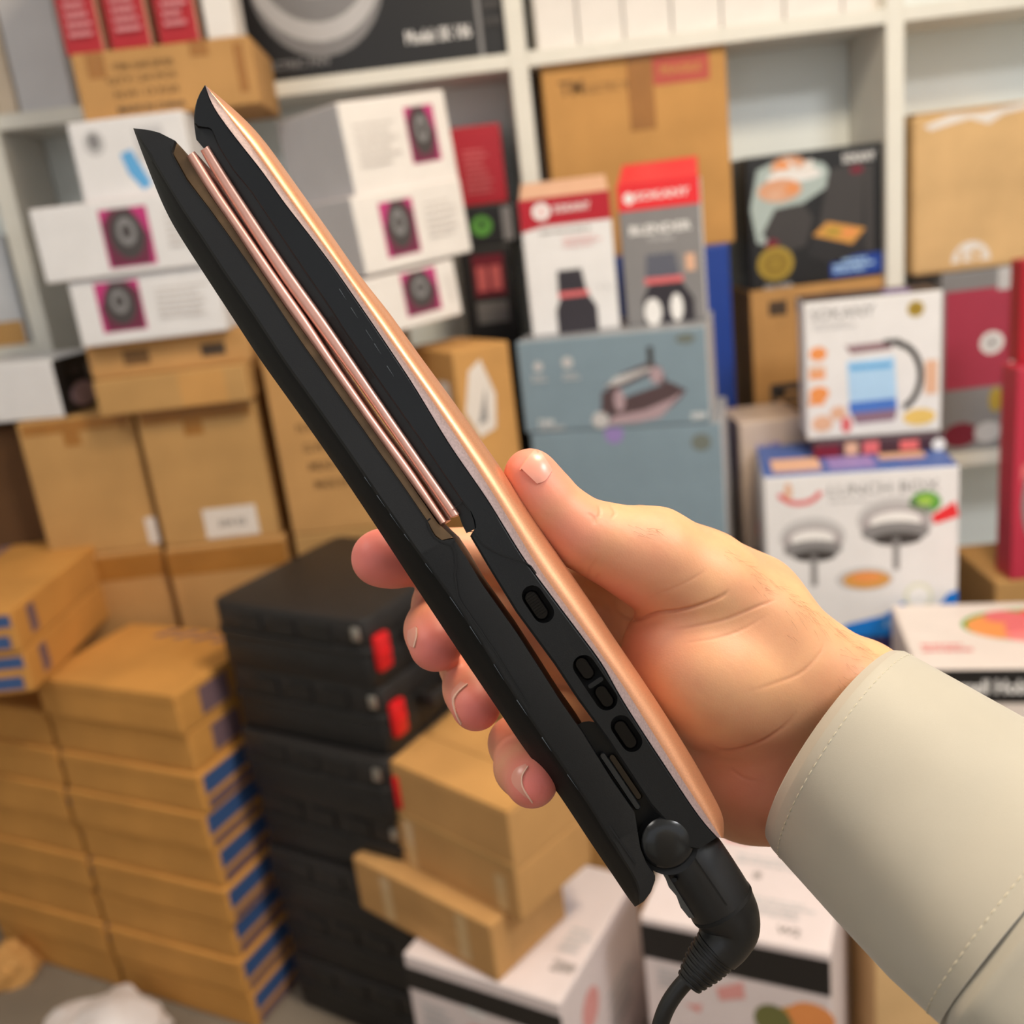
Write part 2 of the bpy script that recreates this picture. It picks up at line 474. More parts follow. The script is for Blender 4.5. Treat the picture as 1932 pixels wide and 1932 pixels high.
draw(b, 'F', 'grill_picture', [poly([(.10, .42), (.2, .6), (.4, .62), (.48, .5), (.42, .3), (.24, .26)], DGREY), ell(.17, .34, .05, .04, MAROON), poly([(.60, .84), (.86, .88), (.84, .4), (.5, .36)], DGREY), ell(.8, .82, .05, .03, MAROON), poly([(.42, .22), (.50, .42), (.86, .4), (.86, .2), (.6, .14)], P('near_black_print', 40, 38, 40, .4)), poly([(.47, .37), (.58, .46), (.86, .38), (.76, .27)], FOOD), ell(.62, .38, .06, .03, GOLDP), ell(.74, .36, .06, .03, ORANGE)], 'open grill with toasted bread', lift=.0014)
draw(b, 'F', 'gold_seal', [ell(.19, .19, .135, .13, GOLDP), ell(.19, .19, .10, .095, P('dark_gold_print', 150, 122, 40, .4)), txt('2', .16, .16, .22, .22, GOLDP)], 'round gold warranty seal', lift=.0016)
draw(b, 'F', 'blue_panel', [rect(.60, .03, .985, .185, BLUE), lines(.62, .05, .96, .16, 3, PALEB, .6)], 'blue text panel')
draw(b, 'F', 'lettering', [txt('SOKANY', .70, .875, .94, .945, WHITEP), rect(.86, .2, .92, .85, DGREY), txt('SILVER', .1, -.0, .32, .03, LGREY)])
# --- right cell
b18 = mkbox('grey_red_box', 'grey box with a crimson panel right of the kettle box', 'box', fit('BL', (1772, 852), (1902, 836), (1760, 512), 2.17, z=S2), .26, MGREY)
draw(b18, 'F', 'crimson_panel', [rect(.06, .36, .98, .90, P('rose_red_print', 170, 52, 76, .45)), ell(.72, .60, .17, .062, WHITEP), ell(.72, .60, .11, .04, LGREY), rect(.78, .88, 1, 1, LGREY)], 'crimson panel with round emblem')
draw(b18, 'F', 'picture', [ell(.3, .1, .25, .07, MAROON), ell(.8, .28, .1, .07, GOLDP), ell(.7, .1, .2, .06, LGREY)])
b = mkbox('right_tan_carton', 'tall tan carton with torn tape on the right shelf', 'box', fit('BL', (1722, 506), (1950, 478), (1718, 200), 2.17, z=b18.z1), .28, CARD_P, bev=.012)
draw(b, 'F', 'torn_tape', [poly([(.08, .93), (.3, .98), (.55, .97), (.9, 1.0), (.9, .965), (.72, .95), (.6, .90), (.45, .945), (.3, .925), (.14, .90)], CREAM)], 'shreds of white torn tape')
draw(b, 'F', 'pale_mark', [ell(.48, .06, .16, .13, CREAM, 20, 0, 180), txt('18', .38, .06, .58, .14, CARD_P)])
for s in (0, 1):
    slab(b, 'T', 'flap', .02, .02 + .5 * s, .98, .48 + .5 * s, CARD_P, .004)

# ================================================================ steam iron boxes and bottle boxes
Yi = 1.86
t1 = fit('BL', (992, 818), (1342, 800), (974, 645), Yi, yaw=-16)
hi = t1[2]
ib = []
ztop_low = t1[0].z
words = ['topmost of its stack, under the bottle boxes', 'second in its stack, beside the raised thumb', 'third in its stack, hidden behind the hand', 'lowest of its stack on the floor behind the hand']
lowest = ztop_low - hi * 3
hl = ztop_low / 3.0
for k in range(4):
    if k == 0:
        f = t1; hh = hi
    else:
        p = t1[0].copy(); p.z = ztop_low - hl * k; p.x += [0, .008, -.01, .004][k]; f = (p, t1[1] + .01, hl - .0005)
    b = mkbox('steam_iron_box', 'grey blue steam iron box ' + words[k], 'box', f, .235, STEEL, yaw=-16, group='grey blue steam iron boxes', mats={'T': STEELT, 'R': LGREY})
    if k == 1: pass
    IRD = P('iron_dark_print', 84, 66, 70, .45); IRP = P('iron_pink_print', 176, 152, 160, .45)
    if k != 1: draw(b, 'F', 'iron_picture', [
        poly([(.46, .07), (.62, .06), (.74, .10), (.84, .26), (.885, .36), (.80, .46), (.62, .36), (.52, .30)], IRD),
        poly([(.41, .03), (.50, .20), (.55, .46), (.44, .40), (.43, .22), (.38, .05)], IRD),
        poly([(.44, .04), (.62, .05), (.74, .09), (.87, .35), (.80, .28), (.66, .18), (.5, .14)], IRP),
        poly([(.455, .46), (.55, .58), (.70, .68), (.76, .62), (.79, .44), (.72, .46), (.70, .55), (.56, .44), (.50, .42)], IRD),
        poly([(.46, .45), (.54, .47), (.71, .60), (.71, .63), (.52, .55)], LGREY),
        ell(.735, .54, .035, .09, IRP), ell(.53, .30, .03, .12, IRP), ell(.42, .10, .045, .09, LGREY),
        rect(.695, .66, .725, .84, DGREY)], 'dark steam iron picture')
    if k != 1: draw(b, 'F', 'feature_icons', [ell(.11, .72, .025, .05, LGREY), ell(.27, .74, .03, .06, LGREY), lines(.07, .54, .16, .62, 2, LGREY), lines(.24, .54, .34, .62, 2, LGREY)])
    draw(b, 'F', 'oval_badge', [ell(.895, .89, .05, .05, P('olive_badge_print', 112, 118, 112, .5))], 'olive oval badge')
    draw(b, 'F', 'lettering', [txt('STEAM', .08, .08, .16, .14, WHITEP), txt('IRON 2200W', .08, .02, .22, .07, LGREY), txt('220V', .90, .05, .98, .12, WHITEP)])
    if k == 0: topiron = b
    if k == 1: draw(b, 'F', 'round_sticker', [ell(.45, .97, .05, .06, LILAC)], 'lilac round sticker')
# bottle boxes
def gable(b, m, h):
    """sloping lid flap that rises from the front edge to the back"""
    vs = [(0.002, 0.001, b.h + .0003), (b.w - .002, 0.001, b.h + .0003), (b.w - .004, b.d * .9, b.h + h), (.004, b.d * .9, b.h + h), (.004, b.d * .98, b.h + .0003), (b.w - .004, b.d * .98, b.h + .0003)]
    mesh_obj('lid_flap', [Vector(v) for v in vs], [(0, 1, 2, 3), (3, 2, 5, 4), (0, 3, 4), (1, 5, 2), (0, 4, 5, 1)], m, b.o)
DARKB = P('bottle_dark_print', 52, 48, 56, .4)
b = mkbox('red_top_bottle_box', 'white bottle box with crimson top band on the iron box', 'box', fit('BL', (1002, 606), (1168, 588), (978, 346), 1.90, yaw=-6, z=topiron.z1), .09, WHITE, yaw=-6, mats={'T': PEACHP})
gable(b, PEACHP, .030)
draw(b, 'F', 'crimson_band', [poly([(0, .77), (.25, .80), (1, .80), (1, 1), (0, 1)], RED), ell(.24, .905, .10, .062, WHITEP), ell(.24, .905, .03, .02, PINKP), txt('SOKANY', .38, .885, .78, .94, WHITEP)], 'crimson band with white round logo')
draw(b, 'F', 'lettering', [lines(.2, .73, .95, .76, 1, INKG), lines(.45, .62, .92, .70, 3, P('pale_red_print', 226, 176, 176, .5)), txt('1 L', .8, .3, .94, .34, LGREY)])
draw(b, 'F', 'bottle_picture', [poly([(.35, .47), (.62, .47), (.66, .30), (.34, .30)], DARKB), rect(.34, .27, .68, .31, PINKP), poly([(.30, 0), (.30, .18), (.36, .27), (.68, .27), (.76, .18), (.76, 0)], DARKB)], 'dark bottle with red ring')
b = mkbox('grey_bottle_box', 'grey bottle box with bright red top beside the crimson banded one', 'box', fit('BL', (1182, 590), (1332, 574), (1156, 322), 1.885, yaw=-14, z=topiron.z1), .11, MGREY, yaw=-14, mats={'T': REDB, 'R': WHITE})
gable(b, REDB, .036)
draw(b, 'F', 'red_band', [rect(0, .815, 1, 1, REDB), ell(.14, .9, .065, .04, WHITEP), txt('SOKANY', .22, .88, .88, .935, WHITEP)], 'bright red band with white lettering')
draw(b, 'F', 'lettering', [txt('BLENDER', .12, .645, .88, .71, WHITEP), txt('PORTABLE', .34, .59, .66, .62, LGREY)])
draw(b, 'F', 'bottle_picture', [poly([(.30, .50), (.66, .50), (.70, .33), (.28, .33)], P('bottle_blue_grey_print', 96, 98, 112, .4)), rect(.26, .29, .74, .335, PINKP), poly([(.22, 0), (.22, .18), (.32, .29), (.72, .29), (.86, .16), (.86, 0)], DARKB), ell(.34, .09, .11, .10, WHITEP), ell(.64, .11, .08, .10, WHITEP), rect(.78, .36, .9, .48, PEACHP)], 'dark bottle with red ring and white highlights')

# ================================================================ right pile
Yk = 1.74
bl = fit('BL', (1452, 1206), (1804, 1182), (1422, 902), Yk, yaw=-12)
lunch_z = bl[0].z
# support under the lunch box
pz = bl[0] + Vector((.06, .03, 0)); pz.z = lunch_z - .13
sup = mkbox('navy_appliance_box', 'dark navy box under the white lunch box carton', 'box', (pz, bl[1] - .10, .13), .22, P('navy_card', 52, 58, 140, .5), yaw=-12)
draw(sup, 'F', 'lettering', [lines(.1, .3, .9, .8, 3, LILAC)])
pz2 = bl[0].copy(); pz2.x += .01; pz2.z = 0
sup2 = mkbox('support_carton', 'tan carton on the floor hidden under the navy box', 'box', (pz2, bl[1] - .02, lunch_z - .13), .19, CARD_C, yaw=-12)
lb = mkbox('lunch_box_carton', 'white lunch box carton with blue top below the kettle box', 'box', bl, .235, WHITE, yaw=-12, mats={'T': P('blue_box_top', 70, 100, 170, .5), 'R': WHITEP})
draw(lb, 'F', 'lettering', [txt('LUNCH BOX', .34, .865, .90, .93, MGREY, False), lines(.34, .81, .62, .84, 1, LGREY)], 'grey lunch box lettering')
draw(lb, 'F', 'red_logo', [arc(.19, .93, .13, .11, .03, PINKP, 200, 340), ell(.13, .91, .02, .05, PEACHP)], 'pink swoosh logo')
def clamshell(cx, cy, r):
    return [ell(cx, cy + .03, r * 1.12, r * .75, LGREY), ell(cx, cy, r, r * .62, SILVER), ell(cx, cy + .02, r * .75, r * .35, WHITEP), ell(cx, cy - .045, r * 1.0, r * .36, MGREY), ell(cx + .01, cy - .085, r * .72, r * .22, DGREY), rect(cx - .012, cy - .27, cx + .02, cy - .08, MGREY)]
draw(lb, 'F', 'lunch_box_picture', [clamshell(.25, .60, .155), clamshell(.68, .68, .175)], 'two grey lidded lunch boxes')
draw(lb, 'F', 'food_picture', [ell(.83, .80, .08, .065, GREEN), ell(.83, .81, .04, .03, P('lime_print', 160, 200, 80, .5)), poly([(.86, .72), (.98, .80), (1.0, .71), (.88, .67)], REDB), ell(.52, .36, .15, .07, LGREY), ell(.53, .355, .125, .055, FOOD), ell(.53, .37, .08, .03, ORANGE)], 'salad and rice picture')
draw(lb, 'F', 'blue_wave', [poly([(.34, 0), (1, 0), (1, .27), (.95, .25), (.90, .17), (.80, .14), (.72, .21), (.62, .13), (.42, .08)], P('vivid_blue_print', 0, 120, 214, .45)), txt('STAINLESS STEEL', .62, .055, .92, .09, PALEB), ell(.80, .24, .075, .085, P('seal_cream_print', 222, 222, 200, .5)), ell(.80, .24, .055, .062, WHITEP)], 'blue wave along the bottom with seal')
draw(lb, 'T', 'top_print', [rect(.06, .12, .32, .5, PEACHP), rect(.36, .1, .6, .9, LILAC), rect(.64, .3, .88, .62, PEACHP)])
# kettle box on the lunch box
kb = fit('BL', (1522, 808), (1776, 796), (1506, 546), 1.85, yaw=-12, z=lb.z1 + .0305)
k = mkbox('kettle_box', 'white glass kettle box standing on the lunch box carton', 'box', kb, .12, WHITE, yaw=-12, mats={'T': P('dark_brown_top', 60, 44, 46, .5), 'R': PINKW})
draw(k, 'F', 'lettering', [txt('SOKANY', .05, .865, .52, .945, MGREY, False), lines(.07, .79, .42, .84, 2, LGREY)], 'grey brand lettering')
draw(k, 'F', 'gold_seal', [ell(.81, .885, .06, .055, GOLDP), ell(.81, .885, .035, .03, P('dark_gold_print', 150, 122, 40, .4))], 'round gold seal')
draw(k, 'F', 'icon_column', [ell(.10, .63, .065, .05, ORANGE), rect(.03, .49, .15, .54, PEACHP), rect(.03, .45, .15, .49, ORANGE), ell(.10, .34, .075, .055, ORANGE), rect(.02, .26, .14, .30, ORANGE)], 'column of orange icons')
draw(k, 'F', 'kettle_picture', [poly([(.30, .67), (.64, .68), (.64, .62), (.34, .61)], P('kettle_lid_print', 150, 120, 128, .4)), poly([(.31, .56), (.66, .57), (.68, .18), (.33, .17)], PALEB), rect(.33, .49, .64, .53, SKY), poly([(.32, .26), (.67, .27), (.68, .18), (.33, .17)], P('kettle_blue_print', 74, 120, 206, .4)), poly([(.34, .18), (.68, .19), (.66, .11), (.37, .10)], P('kettle_base_print', 142, 112, 132, .4)), arc(.66, .42, .21, .26, .045, DGREY, -70, 85), rect(.58, .65, .70, .69, DGREY)], 'glass kettle filled with blue lit water')
draw(k, 'F', 'food_picture', [ell(.12, .12, .08, .06, PEACHP), ell(.24, .19, .06, .05, PEACHP), ell(.30, .1, .04, .06, PINKP), ell(.84, .12, .12, .06, P('butter_print', 232, 196, 110, .5)), rect(.88, .28, .97, .52, PEACHP)])
draw(k, 'T', 'top_print', [rect(.6, .1, .8, .6, LILAC)])
sb = mkbox('picture_strip_box', 'narrow dark box with reddish food print under the kettle box', 'box', (Vector((kb[0].x + .005, kb[0].y - .025, lb.z1)), kb[1] * .97, .03), .13, P('dark_plum_card', 66, 38, 52, .5), yaw=-12)
draw(sb, 'F', 'food_picture', [rect(.0, .0, .2, .8, MAROON), rect(.24, .1, .34, .9, PEACHP), rect(.38, .1, .5, .9, PINKP), rect(.66, .2, .8, .8, PINKP), ell(.95, .4, .05, .4, WHITEP)])
# beige box behind, left of the lunch box
zb = atY(1452, 1206, 1.9).z
pb = fit('BL', (1410, 1120), (1530, 1110), (1386, 800), 1.965, yaw=0)
f = (Vector((pb[0].x, pb[0].y, 0)), pb[1], pb[0].z + pb[2])
b = mkbox('beige_mixer_box', 'tall beige box behind the lunch box carton, in shade', 'box', f, .16, P('beige_card', 206, 186, 172, .5), yaw=0)
draw(b, 'F', 'lettering', [txt('HC', .25, .91, .6, .95, LILAC), rect(.66, .80, 1, .94, BLUE), ell(.4, .75, .2, .05, PINKP), rect(.1, .5, .7, .7, P('dusk_print', 120, 104, 116, .5))])
# far right crimson boxes
f = fit('BL', (1906, 1096), (2030, 1080), (1902, 696), 1.80, yaw=-4)
cz = f[0].z
b = mkbox('crimson_box', 'tall crimson box at the right edge beside the kettle box', 'box', f, .07, P('crimson_card', 190, 48, 72, .45), yaw=-4)
draw(b, 'F', 'printed_picture', [ell(.55, .38, .42, .25, MGREY), poly([(.1, .55), (.6, .66), (1, .62), (1, .58), (.5, .6), (.1, .48)], PINKP), txt('24', .3, .80, .9, .90, PEACHP)], 'grey round picture')
f2 = fit('BL', (1922, 694), (2030, 682), (1918, 500), 1.84, yaw=-4, z=b.z1)
b2 = mkbox('dark_crimson_box', 'dark crimson box on top of the tall crimson one', 'box', f2, .05, RED, yaw=-4)
f3 = (Vector((f[0].x - .03, f[0].y + .0, 0)), f[1] + .03, cz)
mkbox('brown_carton', 'brown carton under the tall crimson box at the right edge', 'box', f3, .22, CARD_C, yaw=-4)
# flat food processor boxes, lower right
FPT = P('flat_box_white_top', 226, 214, 208, .5)
yaw = -14
f = fit('TL', (1728, 1262), (1985, 1318), (1738, 1342), 1.42, yaw=yaw)
pz = f[0].copy(); ztop = pz.z + f[2]; pz.z = ztop - .10
fb = mkbox('flat_white_box', 'flat white box with fruit on its lid beside the sleeve', 'box', (pz, .36, .10), .26, FPT, yaw=yaw)
draw(fb, 'F', 'black_band', [rect(0, .38, 1, .98, BLACKC), txt('Russell Hobbs', .11, .54, .52, .80, WHITEP)], 'black band with white lettering')
draw(fb, 'T', 'fruit_picture', [ell(.62, .62, .34, .26, GREEN), ell(.50, .60, .2, .2, ORANGE), ell(.72, .68, .22, .2, REDB), ell(.66, .56, .2, .16, PINKP), ell(.5, .75, .1, .1, PINKP), ell(.58, .44, .14, .08, P('melon_print', 240, 130, 130, .5)), lines(.06, .2, .3, .34, 2, PINKP)], 'bowl of fruit and vegetables')
hb = pz.z / 3
for i, wd in enumerate(['directly beneath the fruit lid box', 'two below the fruit lid box', 'on the floor at the bottom of the fruit lid stack']):
    q = pz.copy(); q.z = pz.z - hb * (i + 1); q.x += .008 * (1 if i % 2 else -1)
    b = mkbox('flat_white_box', 'white appliance box ' + wd, 'box', (q, .36, hb - .0006), .26, WHITE, yaw=yaw)
    draw(b, 'F', 'black_band', [rect(0, .72, 1, .94, BLACKC)])

# ================================================================ white boxes with pink pictures
DK = P('gadget_dark_print', 70, 64, 64, .45)
PKD = P('plum_print', 108, 40, 66, .5)
def white_gadget(label, f, dep, yaw, roll, pic, side=None, flip=False):
    b = mkbox('white_gadget_box', label, 'box', f, dep, WHITE if side is None else CREAM, yaw=yaw, roll=roll, group='white boxes with pink pictures', mats={'L': GREYW, 'T': PINKW})
    if pic:
        u0, v0, u1, v1 = pic
        du, dv = u1 - u0, v1 - v0
        X = (lambda t: u1 - du * t) if flip else (lambda t: u0 + du * t)
        draw(b, 'F', 'gadget_picture', [rect(u0, v0, u1, v1, MAG), poly([(X(.12), v0 + dv * .02), (X(.95), v0 + dv * .02), (X(.98), v0 + dv * .75), (X(.75), v1), (X(.35), v1), (X(.05), v0 + dv * .5)], PKD), ell(X(.5), v0 + dv * .55, du * .36, dv * .42, DK), ell(X(.5), v0 + dv * .6, du * .2, dv * .24, MGREY), ell(X(.5), v0 + dv * .6, du * .1, dv * .12, DK)], 'dark round gadget on magenta ground')
        a0, a1 = (.1, u0 - .08) if u0 > .5 else (u1 + .1, .94)
        draw(b, 'F', 'lettering', [lines(a0, .25, a1, .75, 6, P('faint_ink', 206, 198, 194, .5), .35, seed=len(label))])
    return b
# tall cartons at the back left, which carry the white boxes
Yc = 1.90
fa = fit('TL', (28, 800), (246, 776), (80, 1058), Yc, yaw=0)
fbx = fit('TL', (256, 792), (478, 752), (322, 1088), Yc - .02, yaw=-2)
hc = fa[2]; ztA = fa[0].z + fa[2]
lowz = fa[0].z
ca = mkbox('square_carton', 'tan carton with brown tape, left of the pair above the striped boxes', 'box', fa, .24, CARD_C)
slab(ca, 'F', 'tape', .04, .90, .96, .985, TAPE, .001); slab(ca, 'F', 'tape', .38, .80, .52, .9, TAPE, .001)
draw(ca, 'F', 'white_label', [rect(.90, .02, 1.0, .22, LABEL)])
fbx = (Vector((fbx[0].x, fbx[0].y, lowz)), fbx[1], ztA - lowz)
cb = mkbox('square_carton', 'tan carton with white barcode label above the black cases', 'box', fbx, .24, CARD_C, yaw=-2)
slab(cb, 'F', 'tape', .04, .89, .96, .985, TAPE, .001); slab(cb, 'F', 'tape', .38, .79, .54, .89, TAPE, .001)
slab(cb, 'F', 'white_label', .38, .03, .84, .25, LABEL, .001, 'white paper label'); draw(cb, 'F', 'label_print', [txt('204 02', .50, .11, .74, .16, INKG)], lift=.0012)
for kx, cc, wd in ((0, ca, 'left'), (1, cb, 'right')):
    p = cc.p.copy(); p.z = 0; p.y -= .01
    b = mkbox('floor_carton', 'tan carton on the floor under the %s square carton' % wd, 'box', (p, cc.w + .01 * kx, lowz - .0005), .24, CARD, yaw=-2 * kx)
    slab(b, 'F', 'tape', 0, .93, 1, .99, TAPE, .001)
pd = atY(58, 800, 1.97)
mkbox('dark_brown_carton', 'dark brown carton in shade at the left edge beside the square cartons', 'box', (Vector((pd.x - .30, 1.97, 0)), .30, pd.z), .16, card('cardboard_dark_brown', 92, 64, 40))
# third carton with text lines
fc = fit('TL', (482, 660), (735, 618), (560, 975), Yc - .04, yaw=-3)
fc = (Vector((fc[0].x + .004, fc[0].y, lowz)), fc[1], fc[0].z + fc[2] - lowz)
cc = mkbox('lettered_carton', 'tall tan carton with lines of lettering behind the black cases', 'box', fc, .24, CARD, yaw=-3)
draw(cc, 'F', 'lettering', [txt('N.W: 12 KGS', .18, .55, .62, .60, INKB), txt('G.W: 13 KGS', .20, .44, .66, .49, INKB), txt('MEAS: 52X38', .22, .34, .66, .39, INKB), txt('MADE IN CHINA', .24, .24, .72, .29, INKB)], 'rows of brown printed lettering')
p = cc.p.copy(); p.z = 0
mkbox('floor_carton', 'tan carton on the floor hidden behind the black cases', 'box', (p, cc.w, lowz - .0005), .24, CARD_C, yaw=-3)
# carton with paper labels, corner towards the camera
fd = fit('TR', (975, 584), (852, 664), (992, 760), 1.98, yaw=0)
pc = atY(852, 664, 1.80)
dpt = .30
yawd = 32
p = pc - axes(yawd, 0)[1] * 0 ; p = Vector((pc.x, pc.y, 0))
wD = along(Vector((pc.x, pc.y, pc.z)), axes(yawd, 0)[1], (980, 590))
cd = mkbox('labelled_carton', 'tan carton with two crumpled paper labels beside the iron boxes', 'box', (p, .125, pc.z), .18, CARD_B, yaw=yawd)
draw(cd, 'F', 'paper_label', [poly([(.10, .90), (.24, .965), (.46, .98), (.66, .92), (.60, .865), (.30, .855)], LABEL), poly([(.30, .875), (.5, .935), (.46, .88)], MGREY)], 'crumpled white paper label')
draw(cd, 'L', 'paper_label', [rect(.62, .86, .86, .95, LABEL)], 'second paper label')
# flat cartons on the square cartons
f5 = fit('BL', (156, 657), (428, 616), (122, 532), Yc - .06)
gapz = f5[0].z - ztA
f1 = fit('BL', (186, 776), (470, 738), gapz * .52, Yc - .05, yaw=-3, z=ztA)
fl1 = mkbox('flat_carton', 'flat tan carton lying on the square cartons, lower of two', 'box', f1, .26, CARD_C, yaw=-3)
draw(fl1, 'F', 'orange_panel', [rect(.56, .05, .86, .95, CARD_B)])
f2 = fit('BL', (172, 708), (474, 668), gapz * .48, Yc - .03, yaw=0, z=fl1.z1)
fl2 = mkbox('flat_carton', 'flat tan carton under the white boxes, upper of two', 'box', f2, .25, CARD, yaw=0)
draw(fl2, 'F', 'lettering', [rect(.22, .3, .38, .75, INKB), rect(.7, .3, .85, .65, INK)])
# black and white box, far left
fw = fit('BR', (124, 792), (-150, 800), (92, 684), 1.90, yaw=-12, z=ztA + .001)
bw = mkbox('white_black_box', 'white box with a glossy black printed side at the left edge', 'box', fw, .17, WHITE, yaw=-12, mats={'R': BLACKC})
draw(bw, 'R', 'side_picture', [ell(.45, .3, .25, .22, IRP), rect(.3, .65, .5, .8, DGREY), rect(.6, .55, .8, .8, MGREY)], 'dark product picture')
# the left white stack
z = fl2.z1
f = fit('BL', (156, 657), (428, 616), (122, 532), Yc - .06, z=z); g5 = white_gadget('white gadget box on the flat cartons, lowest of the left stack', f, .26, 0, 0, (.17, .18, .47, .92))
f = fit('BL', (86, 532), (382, 490), (44, 392), Yc - .07, z=g5.z1); g4 = white_gadget('white gadget box in the middle of the left stack', f, .28, 0, 0, (.42, .10, .72, .88), flip=True)
f = fit('BL', (158, 380), (372, 352), (130, 228), Yc - .05, z=g4.z1); g3 = white_gadget('white gadget box with a light blue picture atop the left stack', f, .24, 0, 0, None)
draw(g3, 'F', 'blue_picture', [poly([(.40, .55), (.50, .60), (.62, .15), (.54, .08), (.44, .3)], SKY), ell(.2, .72, .09, .16, LGREY), ell(.2, .74, .05, .1, MGREY), rect(.55, .45, .8, .85, GREYW)], 'light blue and grey product picture')
# the right white stack leans
yw, rl = 36, 4.0
f = fit('BL', (772, 628), (874, 592), (704, 522), Yc - .10, yaw=yw, roll=rl); 
f = fit('BL', (704, 640), (874, 592), (690, 528), Yc - .12, yaw=yw, roll=rl); g8 = white_gadget('white gadget box, lowest of the leaning stack on the lettered carton', f, .24, yw, rl, (.40, .20, .78, .95), side=1, flip=True)
f = fit('BL', (692, 522), (888, 456), (657, 372), Yc - .12, yaw=yw, roll=rl); g7 = white_gadget('white gadget box, middle of the leaning stack beside the rose gold shell', f, .24, yw, rl, (.22, .16, .52, .86), side=1)
f = fit('BL', (672, 372), (862, 310), (641, 192), Yc - .11, yaw=yw, roll=rl); g6 = white_gadget('white gadget box, topmost of the leaning stack under the shelf board', f, .24, yw, rl, (.58, .24, .86, .86), side=1, flip=True)
# tan carton on the left stack and the red boxes
f = fit('BL', (158, 224), (492, 192), (122, 94), Yc - .02, yaw=3, z=g3.z1); c2 = mkbox('lettered_tan_carton', 'tan carton with four lines of lettering above the white boxes', 'box', f, .26, CARD, yaw=3)
draw(c2, 'F', 'lettering', [txt('ITEM: HAIR DRYER', .22, .70, .56, .80, INKB), txt('QTY: 24 PCS', .17, .50, .56, .61, INKB), txt('N.W: 13 KGS', .20, .30, .56, .41, INKB), txt('MADE IN CHINA', .20, .08, .58, .19, INK)], 'four rows of brown lettering')
slab(c2, 'F', 'tape', .08, .62, .18, .98, TAPE, .001); slab(c2, 'F', 'tape', .66, .78, .76, 1, TAPE, .001); slab(c2, 'F', 'tape', .90, .2, .95, .9, TAPE, .001)
for i, (x0, y0, x1, y1, wd) in enumerate([(121, 87, 192, 72, 'left'), (205, 70, 280, 54, 'middle'), (296, 52, 370, 34, 'right')]):
    f = fit('BL', (x0, y0), (x1, y1), .26, Yc, yaw=3, z=c2.z1)
    b = mkbox('red_white_box', 'red box with white lettering, %s of three on the tan carton' % wd, 'box', f, .15, P('deep_red_card', 176, 20, 34, .45), yaw=3, mats={'R': PEACHP, 'L': PEACHP}, group='red boxes on the lettered carton')
    draw(b, 'F', 'lettering', [lines(.22, .08, .85, .9, 14, P('soft_pink_print', 226, 150, 156, .5), .45, seed=i)])
b = mkbox('white_standing_box', 'white box standing right of the red boxes', 'box', fit('BL', (384, 34), (440, 26), .2, Yc, z=c2.z1, yaw=3), .12, CREAM, yaw=3)
# ================================================================ lower piles
PALER = P('faded_pink_print', 226, 158, 154, .5)
def fit_z(bl, br, hv, z, top=False):
    """front bottom (or top) edge lies in the plane z: gives place, width, height and yaw"""
    a = atZ(bl[0], bl[1], z); c = atZ(br[0], br[1], z)
    e = c - a; w = e.length; yaw = math.degrees(math.atan2(e.y, e.x))
    if isinstance(hv, (int, float)): h = hv
    else: h = abs(along(a, Vector((0, 0, 1)), hv))
    p = a.copy()
    if top: p.z -= h
    if DEBUG: print('FITZ yaw %.1f w %.3f h %.3f at' % (yaw, w, h), tuple(round(v, 3) for v in a))
    return (p, w, h), yaw

